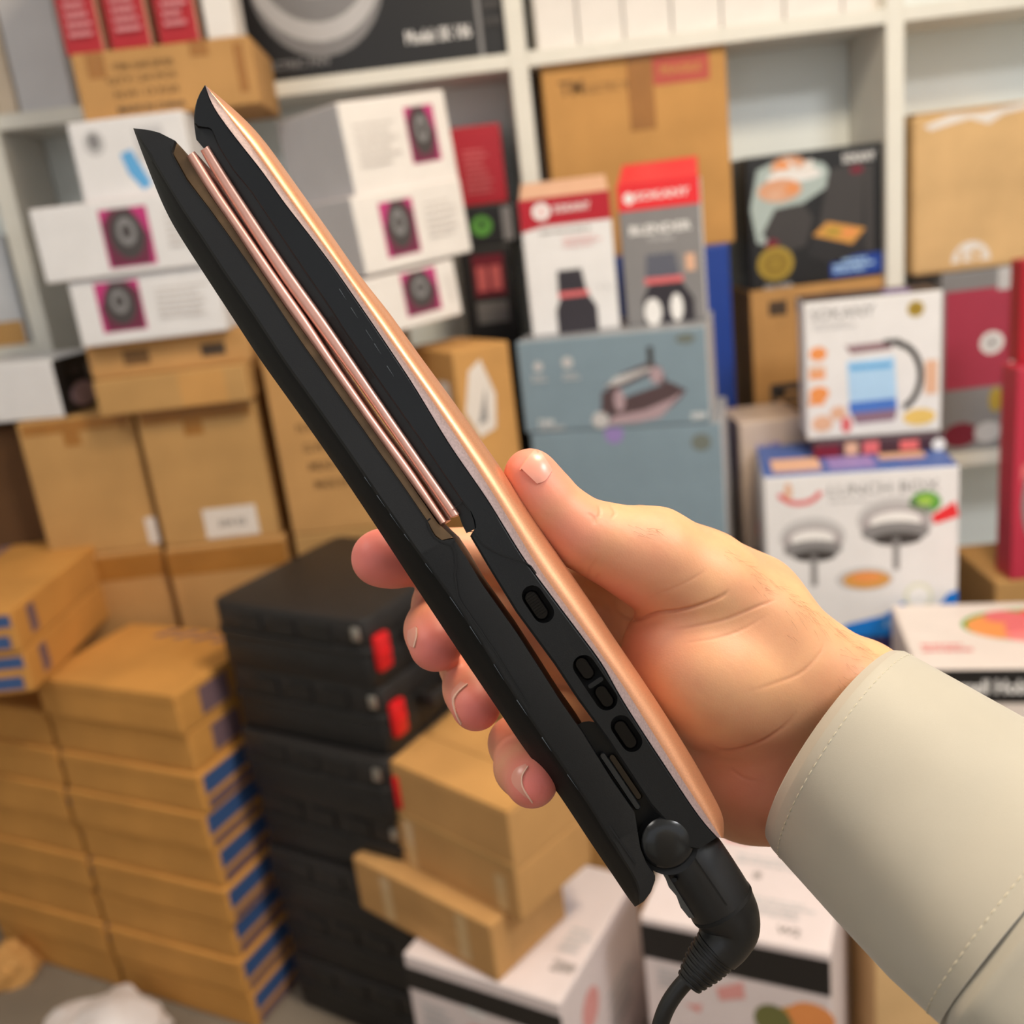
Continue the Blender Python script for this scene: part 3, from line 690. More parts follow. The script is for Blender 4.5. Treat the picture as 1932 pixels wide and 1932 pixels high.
# --- black tool cases: the corner nearest the camera is front-right
CASEM = mat('black_case_plastic', srgb(24, 23, 24), 0.5, var=0.15, scale=30, bump=0.25, bscale=300)
CASEL = mat('black_case_lid', srgb(34, 31, 31), 0.5, var=0.15, scale=30, bump=0.25, bscale=300)
LATCH = mat('red_latch_plastic', srgb(214, 22, 28), 0.35, var=0.05)
STEELM = mat('dull_steel_pin', (0.5, 0.48, 0.45), 0.35, metal=0.9)
ZT = 0.84
a = atZ(388, 1132, ZT); c = atZ(684, 1174, ZT)
yawT = math.degrees(math.atan2(c.y - a.y, c.x - a.x)); wT = (c - a).length
print('TOOL yaw %.1f w %.3f' % (yawT, wT), a, c)
NC = 7; hC = ZT / NC; dC = 0.34
def case_proto():
    w, d, h = wT, dC, hC
    def shell(x0, x1, y0, y1, z0, z1, r):
        bm = box_bm(x0, x1, y0, y1, z0, z1, 0)
        ve = [e for e in bm.edges if abs(e.verts[0].co.z - e.verts[1].co.z) > 1e-4]
        bmesh.ops.bevel(bm, geom=ve, offset=r, segments=5, affect='EDGES', profile=.5)
        he = [e for e in bm.edges if abs(e.verts[0].co.z - e.verts[1].co.z) < 1e-5 and len(e.link_faces) == 2 and any(abs(f.normal.z) > .9 for f in e.link_faces)]
        bmesh.ops.bevel(bm, geom=he, offset=.006, segments=2, affect='EDGES', profile=.5)
        return bm
    root = bpy.data.objects.new('tool_case', None); COL.objects.link(root)
    bm_obj('base_shell', shell(.004, w - .004, .004, d - .004, .001, h * .52, .022), CASEM, root, 40)
    bm_obj('lid_shell', shell(.004, w - .004, .004, d - .004, h * .56, h - .001, .022), CASEL, root, 40)
    bm_obj('seam_lip', shell(0, w, 0, d, h * .47, h * .60, .025), CASEM, root, 40)
    for y in (.014, .185):
        bm = box_bm(w - .004, w + .010, y, y + .032, h * .24, h * .74, .005)
        l = bm_obj('latch', bm, LATCH, root, 40)
        bm_obj('latch_pin', box_bm(w + .006, w + .013, y + .004, y + .028, h * .45, h * .52, .002), LATCH, l, 40)
    bm = bmesh.new()
    for (x0, x1, y0, y1) in ((w, w + .03, .085, .098), (w, w + .03, .162, .175), (w + .02, w + .034, .085, .175)):
        box_bm(x0, x1, y0, y1, h * .42, h * .62, .003, 2, bm)
    bm_obj('handle', bm, CASEL, root, 40)
    bm_obj('hinge_pin', box_bm(w - .026, w - .012, -.002, .004, h * .72, h * .9, .002), STEELM, root, 40)
    for i in range(3):
        x = w * (.2 + .22 * i)
        bm_obj('rib', box_bm(x, x + .05, -.0, .006, h * .62, h * .9, .002), CASEM, root)
    return root
def copy_tree(o):
    r = o.copy(); COL.objects.link(r)
    for ch in o.children:
        c2 = ch.copy(); COL.objects.link(c2); c2.parent = r
        for g in ch.children:
            g2 = g.copy(); COL.objects.link(g2); g2.parent = c2
    return r
proto = case_proto()
ordn = ['topmost of the stack, lid in view', 'second from the top of the stack', 'third from the top of the stack', 'fourth from the top of the stack', 'fifth from the top of the stack', 'second from the floor in the stack', 'lowest of the stack, on the floor']
for i in range(NC):
    o = proto if i == 0 else copy_tree(proto)
    jit = [0, .004, -.003, .003, -.002, .002, 0, 0][i]
    o.location = (a.x + jit, a.y + jit, ZT - hC * (i + 1)); o.rotation_euler = (0, 0, math.radians(yawT + jit * 200))
    tag(o, 'black plastic tool case with red latches, ' + ordn[i], 'tool case', 'stack of black tool cases')

# --- blue striped flat cartons
STRIPE = P('stripe_blue_print', 56, 86, 136, .6)
STRIPEG = P('stripe_violet_print', 116, 92, 100, .6)
SCARD = card('cardboard_amber', 200, 143, 74)
ZS = 0.70
a = atZ(62, 1276, ZS); c = atZ(330, 1312, ZS)
yawS = math.degrees(math.atan2(c.y - a.y, c.x - a.x))
M, e, u = axes(yawS, 0)
print('STRIPE yaw %.1f w %.3f' % (yawS, (c - a).length), a, c)
NL = 9; hS = ZS / NL; wS = (c - a).length; dS = .24
def striped(label, p, w, d, h, yaw, alt):
    b = mkbox('striped_carton', label, 'box', (p, w, h), d, SCARD, yaw=yaw, group='flat cartons with blue stripes', bev=.005)
    k = random.Random(alt)
    if alt < 2:
        draw(b, 'R', 'stripe_print', [rect(.22, .15, .52, .82, STRIPEG)], 'violet printed block')
    elif alt % 2:
        draw(b, 'R', 'stripe_print', [rect(.03, .42, .62, .90, STRIPE), rect(.05, .08, .55, .26, STRIPEG)], 'blue and violet stripes')
    else:
        draw(b, 'R', 'stripe_print', [rect(.04, .44, .60, .90, STRIPE), rect(.05, .06, .58, .30, STRIPEG)], 'blue and violet stripes')
    if alt == 0:
        draw(b, 'T', 'stripe_print', [poly([(.30 + .14 * q, .80), (.36 + .14 * q, .80), (.44 + .14 * q, .95), (.38 + .14 * q, .95)], STRIPEG) for q in range(4)])
    slab(b, 'F', 'edge_flap', .01, .80, .99, .985, SCARD, .0022)
    return b
lay = ['topmost layer', 'second layer from the top', 'third layer from the top', 'fourth layer from the top', 'middle layer', 'fourth layer from the floor', 'third layer from the floor', 'second layer from the floor', 'floor layer']
for i in range(NL):
    off = [0, .012, .004, .0, .008, .002, .006, .0, .004][i]
    pr = c - e * wS + e * (.004 * (i % 3)); pr = Vector((pr.x, pr.y + off, ZS - hS * (i + 1)))
    striped('flat tan carton with blue striped end, right column, ' + lay[i], pr, wS - .003, dS, hS - .0008, yawS, i)
    if i > 0:
        pl = pr - e * (wS + .012); pl.z -= 0
        striped('flat tan carton, left column beside the striped ends, ' + lay[i], pl, wS, dS, hS - .0008, yawS, i)
# two rotated cartons on top
z0 = ZS + .0005
pA = atZ(66, 1306, z0); pB = atZ(252, 1120, z0)
dv = pB - pA; yawQ = math.degrees(math.atan2(dv.y, dv.x)); wQ = dv.length
print('ROT yaw %.1f w %.3f' % (yawQ, wQ))
hq = .078
for i, wd in enumerate(['lower of the two turned ones on the striped stack', 'upper of the two turned ones on the striped stack']):
    q = Vector((pA.x, pA.y, z0 + i * hq)) + axes(yawQ, 0)[1] * (-.004 * i)
    b = mkbox('striped_carton', 'flat amber carton, ' + wd, 'box', (q, wQ, hq - .0006), .24, SCARD, yaw=yawQ, group='flat cartons with blue stripes', bev=.005)
    draw(b, 'F', 'violet_marks', [rect(.10, .2, .16, .85, STRIPEG), rect(.84, .25, .93, .85, STRIPEG)], 'violet printed blocks')
    draw(b, 'L', 'stripe_print', [rect(.35, .62, .98, .90, STRIPE), rect(.30, .12, .94, .42, STRIPE)], 'blue stripes')
    draw(b, 'T', 'stripe_print', [rect(.1, .82, .9, .92, STRIPEG)])

# --- small cartons on the white box, bottom centre
ZW = .30
fw_, yw_ = fit_z((738, 1792), (1056, 1894), ZW - .001, ZW, top=True)
sh = axes(yw_, 0)[1] * .022
fw_ = (fw_[0] + sh, fw_[1] - .022, fw_[2])
wb = mkbox('white_appliance_box', 'white box with a black band under the small tan cartons', 'box', fw_, .30, PINKW, yaw=yw_)
draw(wb, 'F', 'black_band', [rect(0, .78, 1, .92, BLACKC)], 'black printed band')
draw(wb, 'F', 'lettering', [txt('Mix', .40, .73, .52, .79, WHITEP), poly([(.38, .66), (.6, .70), (.6, .62), (.42, .6)], PALER), lines(.08, .3, .3, .7, 8, LGREY)])
draw(wb, 'T', 'lettering', [txt('2200W', .84, .18, .98, .26, INKG), lines(.82, .3, .98, .5, 4, LGREY)])
draw(wb, 'R', 'red_mark', [ell(.3, .7, .1, .12, PALER), lines(.5, .3, .9, .6, 4, LGREY)])
f, yl = fit_z((682, 1712), (940, 1856), (700, 1606), ZW + .0005)
l1 = mkbox('long_carton', 'long slim tan carton across the white box, under the other two', 'box', f, .17, CARD, yaw=yl)
draw(l1, 'F', 'pale_print', [rect(.02, .05, .18, .95, CREAM) if False else rect(.21, .1, .29, .9, CLEAR_TAPE), rect(.76, .15, .84, .95, CLEAR_TAPE), lines(.3, .3, .7, .7, 3, CARD, .4)])
f, yl2 = fit_z((728, 1606), (985, 1742), (734, 1516), l1.z1)
l2 = mkbox('small_carton', 'tan carton in the middle of the small pile by the black cases', 'box', f, .17, CARD, yaw=yl2)
draw(l2, 'F', 'tape_strip', [rect(.2, 0, .27, 1, CLEAR_TAPE), rect(.85, .1, .92, .8, CLEAR_TAPE)])
p = l2.p.copy(); p.z = l2.z1
h3 = l2.h * 1.12
l3 = mkbox('small_carton', 'tan carton topmost of the small pile below the little finger', 'box', (p, l2.w, h3), .18, CARD, yaw=yl2)
carton_dress(l3, None, True, CARD_B)
slab(l3, 'F', 'lower_flap', .0, .0, 1, .12, CARD_C, .002)
slab(l3, 'F', 'pale_strip', .0, .2, .14, .95, CARD_P, .001)

# --- white food box, bottom right of centre
ZF = .37
f, yf = fit_z((1206, 1728), (1566, 1800), ZF - .001, ZF, top=True)
w2 = mkbox('white_food_box', 'white appliance box with food picture and black band under the cord', 'box', f, .26, PINKW, yaw=yf)
draw(w2, 'F', 'black_band', [rect(.0, .80, 1, .965, BLACKC)], 'black printed band')
draw(w2, 'F', 'food_picture', [ell(.84, .60, .15, .12, FOOD), ell(.90, .68, .12, .07, ORANGE), ell(.7, .62, .1, .08, P('olive_print', 112, 112, 62, .5)), ell(.92, .48, .12, .14, MAROON), ell(.65, .42, .1, .13, P('plum_food_print', 90, 44, 56, .5)), ell(.45, .36, .12, .08, DGREY), ell(.3, .36, .07, .05, DGREY), ell(.78, .36, .1, .09, IRP), ell(.93, .58, .05, .06, GOLDP)], 'fruit and vegetables picture')
draw(w2, 'F', 'lettering', [lines(.08, .66, .28, .76, 4, LGREY), poly([(.40, .72), (.55, .78), (.56, .70), (.42, .66)], PALER), poly([(.22, .60), (.32, .62), (.30, .57)], PALER)])
draw(w2, 'T', 'lettering', [lines(.55, .18, .93, .34, 4, LGREY), txt('W2', .72, .08, .84, .14, INKG), rect(.42, .26, .52, .31, PALER), rect(.30, .80, .45, .88, PALER), txt('@', .52, .5, .57, .56, INKG), lines(.4, .6, .8, .7, 2, LGREY)])
b = mkbox('brown_shipping_carton', 'brown carton wrapped in plastic behind the iron tail', 'box', fit('TL', (1085, 1530), (1215, 1520), 0.1, 1.62), .2, CARD_B)
zt_ = b.z1; pp = b.p.copy(); wv = b.w
bpy.data.objects.remove(b.o)
pp.z = 0
b = mkbox('brown_shipping_carton', 'brown carton wrapped in plastic behind the iron tail', 'box', (pp, wv, zt_), .2, CARD_B)
draw(b, 'F', 'plastic_sheet', [poly([(.45, .55), (.9, .6), (.95, .95), (.5, .9)], GREYW)], 'scrap of white plastic')
pq = atY(1650, 1800, 1.20)
mkbox('tan_side_carton', 'tan carton standing below the sleeve at the bottom', 'box', (Vector((pq.x, pq.y, 0)), .20, pq.z + .12), .22, CARD_P)

# --- litter on the floor
def crumple(name, label, cat, ctr, size, m, seed):
    bm = bmesh.new(); bmesh.ops.create_icosphere(bm, subdivisions=4, radius=1)
    from mathutils import noise
    for v in bm.verts:
        n = noise.noise(v.co * 1.6 + Vector((seed, 0, 0))) * .35 + noise.noise(v.co * 4 + Vector((0, seed, 0))) * .16
        q = v.co * (1 + n); q.z = max(q.z, -.35)
        v.co = Vector((q.x * size[0], q.y * size[1], (q.z + .35) * size[2]))
    o = bm_obj(name, bm, m, None, 25); o.location = ctr
    return tag(o, label, cat)
pb_ = atZ(200, 1985, 0)
bag = crumple('plastic_bag', 'crumpled white plastic bag on the floor by the cartons', 'bag', pb_, (.125, .10, .06), P('bag_white', 226, 218, 218, .4), 3.1)
bm_obj('printed_mark', box_bm(-.01, .03, -.085, -.08, .07, .078, .001), DGREY, bag)
pb_ = atZ(28, 1838, 0)
crumple('cardboard_scrap', 'torn brown cardboard scrap on the floor left of the striped stack', 'scrap', pb_, (.05, .05, .05), CARD_B, 8.7)
# ================================================================ the hair straightener
AX = Vector((.558, .830)); AX.normalize()       # tip to tail, in picture pixels
def sval(p): return p[0] * AX.x + p[1] * AX.y
class Line:
    def __init__(self, pts):
        pts = sorted(pts, key=sval)
        self.s = np.array([sval(p) for p in pts]); self.x = np.array([p[0] for p in pts], float); self.y = np.array([p[1] for p in pts], float)
    def at(self, s): return float(np.interp(s, self.s, self.x)), float(np.interp(s, self.s, self.y))
def smooth_line(pts, keep_ends=True, n=2):
    l = Line(pts)
    ss = np.arange(l.s[0], l.s[-1], 12.0); ss = np.append(ss, l.s[-1])
    X = np.interp(ss, l.s, l.x); Y = np.interp(ss, l.s, l.y)
    for _ in range(n * 4):
        X[1:-1] = (X[:-2] + 2 * X[1:-1] + X[2:]) / 4; Y[1:-1] = (Y[:-2] + 2 * Y[1:-1] + Y[2:]) / 4
    l.s = X * AX.x + Y * AX.y; l.x = X; l.y = Y
    return l
L0 = smooth_line([(251, 241), (268, 289), (284, 329), (300, 371), (323, 420), (358, 475), (393, 529), (433, 590), (493, 682), (535, 740), (592, 820), (649, 902), (713, 998), (779, 1099), (866, 1230), (948, 1351), (983, 1405), (1055, 1499), (1115, 1591), (1170, 1671), (1184, 1695), (1198, 1711)])
L1 = smooth_line([(252, 242), (272, 280), (291, 308), (316, 350), (346, 401), (381, 450), (416, 506), (475, 590), (535, 683), (587, 755), (655, 852), (728, 959), (800, 1060), (857, 1137), (909, 1216), (948, 1280), (1013, 1377), (1057, 1442), (1104, 1509), (1143, 1574), (1183, 1637), (1210, 1676), (1214, 1690), (1206, 1709)])
LTIP = [(252, 242), (280, 245), (300, 250), (330, 265)]
L2P = [(323, 289), (351, 340), (393, 394), (440, 459), (486, 524), (530, 590), (564, 642), (649, 762), (723, 867), (766, 927), (806, 986)]
LLOW = [(853, 1012), (878, 1050), (909, 1102), (973, 1192), (1024, 1271), (1059, 1326), (1099, 1383), (1154, 1472), (1198, 1535)]
LDISC = [(1203, 1570), (1208, 1600), (1220, 1630), (1238, 1655), (1228, 1683), (1214, 1702), (1206, 1709)]
LIN = Line(LTIP + L2P + [(818, 1011), (833, 1022)] + LLOW + LDISC)
LS = Line(LTIP + [(345, 281), (352, 292)] + [(393, 364), (440, 431), (486, 503), (540, 583), (592, 654), (678, 776), (749, 876), (826, 988)] + [(836, 996), (846, 1006)] + LLOW)
L3 = smooth_line([(350, 293), (393, 364), (440, 431), (486, 503), (540, 583), (592, 654), (678, 776), (749, 876), (831, 990)])
L4 = smooth_line([(367, 285), (416, 364), (475, 450), (533, 534), (575, 593), (621, 665), (706, 788), (777, 884), (842, 982)])
R0 = smooth_line([(378, 284), (398, 322), (440, 387), (486, 459), (533, 531), (592, 612), (678, 730), (763, 852), (849, 977)])
R1 = smooth_line([(394, 274), (440, 348), (498, 436), (556, 520), (621, 610), (706, 736), (792, 861), (868, 970)])
R2P = [(398, 242), (412, 277), (440, 322), (475, 364), (510, 417), (568, 503), (626, 588), (649, 625), (720, 728), (792, 829), (872, 947)]
RTIP = [(387, 160), (374, 181), (368, 202), (366, 222), (367, 238)]
RLOW = [(886, 1010), (922, 1071), (973, 1154), (1045, 1252), (1090, 1320), (1144, 1393), (1180, 1447), (1228, 1520)]
RBOT = [(1262, 1556), (1300, 1600), (1318, 1602)]
RIN = Line(RTIP + [(380, 240)] + R2P + [(888, 968), (895, 985), (896, 1000)] + RLOW + RBOT)
RCAR = Line([(366, 231), (367, 239), (370, 263), (382, 277), (394, 290)] + [(440, 350), (498, 438), (556, 522), (621, 610), (706, 738), (792, 863), (866, 972)] + [(872, 990), (880, 1006)])
R2 = Line([(380, 240)] + R2P + [(888, 968), (895, 985), (896, 1000)])
R3 = smooth_line([(387, 160), (391, 184), (398, 196), (416, 222), (451, 268), (498, 326), (533, 378), (579, 436), (626, 498), (706, 614), (777, 720), (849, 840), (922, 944), (986, 1050), (1038, 1120), (1142, 1258), (1162, 1300), (1206, 1370), (1256, 1446), (1300, 1513), (1330, 1556), (1354, 1580)])
R4 = smooth_line([(388, 161), (407, 184), (440, 233), (475, 277), (510, 326), (556, 390), (603, 454), (646, 512), (720, 620), (792, 722), (863, 827), (935, 938), (1012, 1066), (1077, 1155), (1150, 1256), (1180, 1300), (1246, 1405), (1289, 1474), (1333, 1539), (1361, 1581)])
R5 = smooth_line([(387, 160), (402, 172), (428, 194), (463, 225), (498, 263), (544, 328), (591, 394), (638, 461), (680, 522), (735, 590), (792, 671), (849, 748), (905, 826), (948, 887), (1014, 990), (1064, 1063), (1116, 1138), (1159, 1204), (1211, 1280), (1252, 1342), (1311, 1437), (1343, 1496), (1374, 1553), (1376, 1570), (1365, 1581)])

D0, DM = 0.300, 0.3145            # side face and mid plane of the iron
def section(spec, s):
    """front half of a cross-section -> closed ring in camera axes"""
    fr = []
    for l, d in spec:
        x, y = l(s) if callable(l) else l.at(s)
        fr.append(cs(x, y, d))
    back = [Vector((p.x, p.y, -(2 * DM + p.z) if False else -(2 * DM - (-p.z)))) for p in reversed(fr)]
    return fr + back
def arm(name, spec, s0, s1, material, parent, step=7.0, smooth=32, colmat=None):
    n = max(2, int((s1 - s0) / step)); ss = np.linspace(s0, s1, n)
    verts, faces = [], []
    k = None
    for s in ss:
        ring = section(spec, s); k = len(ring)
        verts += [CAM_M @ p for p in ring]
    for i in range(n - 1):
        for j in range(k):
            a, b_ = i * k + j, i * k + (j + 1) % k
            faces.append((a, b_, b_ + k, a + k))
    faces.append(tuple(range(k))); faces.append(tuple((n - 1) * k + j for j in range(k)))
    o = mesh_obj(name, verts, faces, material, parent)
    if colmat:
        for q in range((n - 1) * k): o.data.polygons[q].material_index = colmat.get(q % k, 0)
    bm = bmesh.new(); bm.from_mesh(o.data)
    bmesh.ops.remove_doubles(bm, verts=bm.verts, dist=2e-5)
    bmesh.ops.dissolve_degenerate(bm, edges=bm.edges, dist=1e-5)
    bmesh.ops.recalc_face_normals(bm, faces=bm.faces)
    bm.to_mesh(o.data); bm.free()
    for p in o.data.polygons: p.use_smooth = True
    o.data.set_sharp_from_angle(angle=math.radians(smooth))
    return o
def mixl(A, B, t): return lambda s: tuple(np.array(A.at(s)) * (1 - t) + np.array(B.at(s)) * t)
def shiftl(A, dx, dy): return lambda s: (A.at(s)[0] + dx, A.at(s)[1] + dy)

PLAST = mat('black_soft_plastic', srgb(20, 22, 25), 0.40, var=0.10, scale=60, bump=0.05, bscale=3000, spec=0.35)
PLASTL = mat('black_matt_plastic', srgb(28, 28, 29), 0.48, var=0.14, scale=45, bump=0.06, bscale=2600, spec=0.35)
PLAST_SHADE = mat('black_plastic_shaded', srgb(15, 15, 16), 0.6, var=0.10, scale=45, spec=0.2)  # arm plastic darkened: the outer band's shade is put into its colour
CARRL = mat('bronzed_plate_holder', srgb(104, 80, 54), 0.5, metal=0.35, var=0.25, scale=160)
CARRR = mat('black_plate_holder', srgb(24, 24, 26), 0.5, var=0.1, scale=60)
PIT = mat('black_recess', (0.004, 0.004, 0.005), 0.8, var=0.0)
GLOSS = mat('gloss_black_plastic', srgb(9, 8, 9), 0.25, var=0.1, scale=80, bump=0.04, bscale=900, spec=0.25)
SHELL = mat('rose_gold_paint', srgb(218, 156, 118), 0.40, metal=0.72, var=0.08, scale=2600, bump=0.06, bscale=5000, spec=0.5, coat=0.15)
TRIM = mat('rose_gold_reflection', srgb(136, 118, 118), 0.55, metal=0.35, var=0.16, scale=1400)  # shell paint turned greyer: the bevel's reflection is painted in
PLATE = mat('rose_gold_ceramic', srgb(236, 178, 160), 0.38, metal=0.6, var=0.05, scale=300, bump=0.02, bscale=3000)

iron = bpy.data.objects.new('hair_straightener', None); COL.objects.link(iron)
tag(iron, 'black and rose gold hair straightener held open in the hand', 'hair straightener')
# left arm
larm = arm('lower_arm', [(L0, DM - .0005), (mixl(L0, L1, .35), DM - .006), (mixl(L0, L1, .72), D0 + .0035), (L1, D0 + .0006), (mixl(L1, LIN, .10), D0), (LIN, D0 + .0002)], L0.s[0] + .5, 2089, [PLASTL, PLAST_SHADE], iron, colmat={0: 1, 1: 1, 2: 1, 8: 1, 9: 1, 10: 1, 11: 1})
larm['label'] = 'matt black arm with a cracked side'
lcar = arm('plate_holder', [(mixl(LIN, LS, -.12), D0 + .0026), (mixl(LIN, LS, .15), D0 + .0018), (mixl(LIN, LS, 1.0), D0 + .0022)], 398, 1325, CARRL, larm, smooth=30)
lcar['label'] = 'bronzed plate holder'
lpl = arm('heating_plate', [(L3, D0 + .0030), (mixl(L3, L4, .08), D0 + .0018), (mixl(L3, L4, .3), D0 + .0011), (mixl(L3, L4, .5), D0 + .0010), (mixl(L3, L4, .7), D0 + .0011), (mixl(L3, L4, .92), D0 + .0018), (L4, D0 + .0030)], 441, 1285, PLATE, larm, smooth=60)
lpl['label'] = 'rose gold heating plate'
# right arm
rarm = arm('upper_arm', [(RIN, D0 + .0006), (mixl(RIN, R3, .06), D0), (mixl(RIN, R3, .94), D0), (R3, D0 + .0004)], R3.s[0] + .6, 2066, PLAST, iron)
rarm['label'] = 'black arm with control buttons'
rcar = arm('plate_holder', [(RCAR, D0 + .0030), (mixl(RCAR, R2, .9), D0 + .0014), (mixl(RCAR, R2, 1.04), D0 + .0014)], 397, 1328, CARRR, rarm)
rpl = arm('heating_plate', [(R0, D0 + .0030), (mixl(R0, R1, .08), D0 + .0018), (mixl(R0, R1, .3), D0 + .0011), (mixl(R0, R1, .5), D0 + .0010), (mixl(R0, R1, .7), D0 + .0011), (mixl(R0, R1, .92), D0 + .0018), (R1, D0 + .0030)], 447, 1288, PLATE, rarm, smooth=60)
rpl['label'] = 'rose gold heating plate'
trim = arm('trim_strip', [(R3, D0 - .0001), (mixl(R3, R4, .5), D0 + .0006), (R4, D0 + .0022)], R3.s[0] + 2, 2072, TRIM, rarm)
trim['label'] = 'rose gold edge strip with its grey reflection painted in'
spec = [(R4, D0 + .0022)]
for t in (.12, .25, .4, .55, .68, .8, .9, .97):
    spec.append((mixl(R4, R5, t), D0 + .0022 + (DM - D0 - .0027) * (1 - math.sqrt(1 - t * t))))
spec.append((R5, DM - .0005))
shell = arm('shell', spec, R4.s[0] + 4, 2077, SHELL, rarm, smooth=50)
shell['label'] = 'glossy rose gold outer shell'

# buttons: sunk wells cut into the side face, glossy caps inside
def stadium(c, hl, r, d0, d1, n=10, grow=1.0, ax=AX, bev=0.0):
    px = Vector((-ax.y, ax.x)); pts = []
    for sgn in (1, -1):
        for i in range(n + 1):
            a = -math.pi / 2 + math.pi * i / n
            o = ax * (sgn * hl) + (ax * math.cos(a) + px * math.sin(a)) * (r * grow * sgn)
            pts.append((c[0] + o.x, c[1] + o.y))
    k = len(pts)
    rings = [(pts, d1)]
    if bev:
        cx = [(c[0] + (p[0] - c[0]) * 1.0, c[1] + (p[1] - c[1]) * 1.0) for p in pts]
        inner = []
        for sgn in (1, -1):
            for i in range(n + 1):
                a = -math.pi / 2 + math.pi * i / n
                o = ax * (sgn * hl) + (ax * math.cos(a) + px * math.sin(a)) * ((r * grow - bev) * sgn)
                inner.append((c[0] + o.x, c[1] + o.y))
        rings += [(pts, d0 + .0007), (inner, d0)]
    else: rings.append((pts, d0))
    verts, faces = [], []
    for ps, d in rings: verts += [W(p[0], p[1], d) for p in ps]
    for i in range(len(rings) - 1):
        for j in range(k):
            a, b_ = i * k + j, i * k + (j + 1) % k
            faces.append((a, b_, b_ + k, a + k))
    faces.append(tuple(range(k))); faces.append(tuple((len(rings) - 1) * k + j for j in range(k)))
    return verts, faces
wells = [((1015, 1140), 19, 20), ((1123, 1288), 38, 21), ((1182, 1384), 18, 20)]
cv, cf = [], []
for c, hl, r in wells:
    v, f = stadium(c, hl, r, D0 - .002, D0 + .0032)
    cf += [tuple(i + len(cv) for i in q) for q in f]; cv += v
cut = mesh_obj('cutter', cv, cf, PIT)
rarm.data.materials.append(PIT)
md = rarm.modifiers.new('wells', 'BOOLEAN'); md.object = cut; md.operation = 'DIFFERENCE'; md.solver = 'EXACT'
dg = bpy.context.evaluated_depsgraph_get()
nm = bpy.data.meshes.new_from_object(rarm.evaluated_get(dg))
rarm.modifiers.clear(); rarm.data = nm
bpy.data.objects.remove(cut)
for p in rarm.data.polygons: p.use_smooth = True
rarm.data.set_sharp_from_angle(angle=math.radians(28))
def cap(name, c, hl, r, top, label):
    v, f = stadium(c, hl, r, top, D0 + .0033, bev=3.2)
    o = mesh_obj(name, v, f, GLOSS, rarm, 30); o['label'] = label; return o
pb0 = cap('button', (1012, 1142), 17, 14.5, D0 + .0006, 'ridged power button')
px_ = Vector((-AX.y, AX.x))
for i in range(9):
    t = -22 + i * 5.4
    q = Vector((1012, 1142)) + AX * t
    v, f = stadium((q.x, q.y), 9, 1.5, D0 + .0001, D0 + .0010, n=4, ax=px_)
    mesh_obj('ridge', v, f, GLOSS, pb0, 40)
cap('button', (1103, 1261), 10, 14, D0 + .0007, 'plus button'); cap('button', (1140, 1314), 10, 14, D0 + .0007, 'minus button')
v, f = stadium((1124, 1288), 12, 4.5, D0 - .0003, D0 + .003, n=4, ax=px_)
mesh_obj('button_divider', v, f, PLAST, rarm, 40)
cap('button', (1180, 1386), 17, 14, D0 + .0007, 'mode button nearest the hinge')

def ribbon(name, pts, wpx, d, m, parent, taper=False, rise=0.0002):
    vs, fs = [], []
    n = len(pts)
    for i, p in enumerate(pts):
        a = Vector(pts[max(0, i - 1)]); c = Vector(pts[min(n - 1, i + 1)])
        t = (c - a).normalized(); nn = Vector((-t.y, t.x))
        w = wpx * (1 - (i / (n - 1)) * .8 if taper else 1) / 2
        q = Vector(p)
        for sg in (-1, 1):
            o = q + nn * w * sg
            vs.append(W(o.x, o.y, d - rise)); vs.append(W(o.x, o.y, d + .0006))
    for i in range(n - 1):
        b_ = i * 4
        fs += [(b_, b_ + 2, b_ + 6, b_ + 4), (b_, b_ + 4, b_ + 5, b_ + 1), (b_ + 2, b_ + 3, b_ + 7, b_ + 6), (b_ + 1, b_ + 5, b_ + 7, b_ + 3)]
    return mesh_obj(name, vs, fs, m, parent)
ribbon('seam_line', [(880, 1003), (893, 1003), (904, 1018), (914, 1029), (930, 1039), (948, 1047), (970, 1054), (989, 1060), (1002, 1068), (1012, 1082)], 2.0, D0, PIT, rarm)
ribbon('seam_line', [(858, 957), (873, 946), (886, 963), (893, 983), (896, 1001)], 1.6, D0 + .0002, PIT, rarm)
crk = [(852, 1028), (857, 1036), (860, 1046), (859, 1060), (862, 1068), (858, 1082), (860, 1096), (862, 1112), (864, 1124), (872, 1140), (884, 1156), (890, 1166), (905, 1186), (918, 1206), (932, 1226), (945, 1247), (962, 1274), (985, 1311), (1000, 1335)]
ribbon('crack', crk, 4.4, D0, PIT, larm, taper=True)['label'] = 'hairline crack along the side'
ribbon('groove', [(806, 985), (812, 1001), (820, 1013), (834, 1023), (852, 1028), (858, 1020)], 3.2, D0 + .0001, PIT, larm)
ribbon('groove', [(800, 988), (812, 978)], 2.6, D0 + .0018, PIT, larm)
ribbon('groove', [(1150, 1558), (1162, 1576), (1180, 1602), (1200, 1630)], 3.0, D0, PIT, larm)
ribbon('groove', [(322, 276), (323, 289), (351, 340), (393, 394), (440, 459), (486, 524), (530, 590), (564, 642), (649, 762), (723, 867), (766, 927), (806, 986)], 2.6, D0 + .0003, PIT, larm)

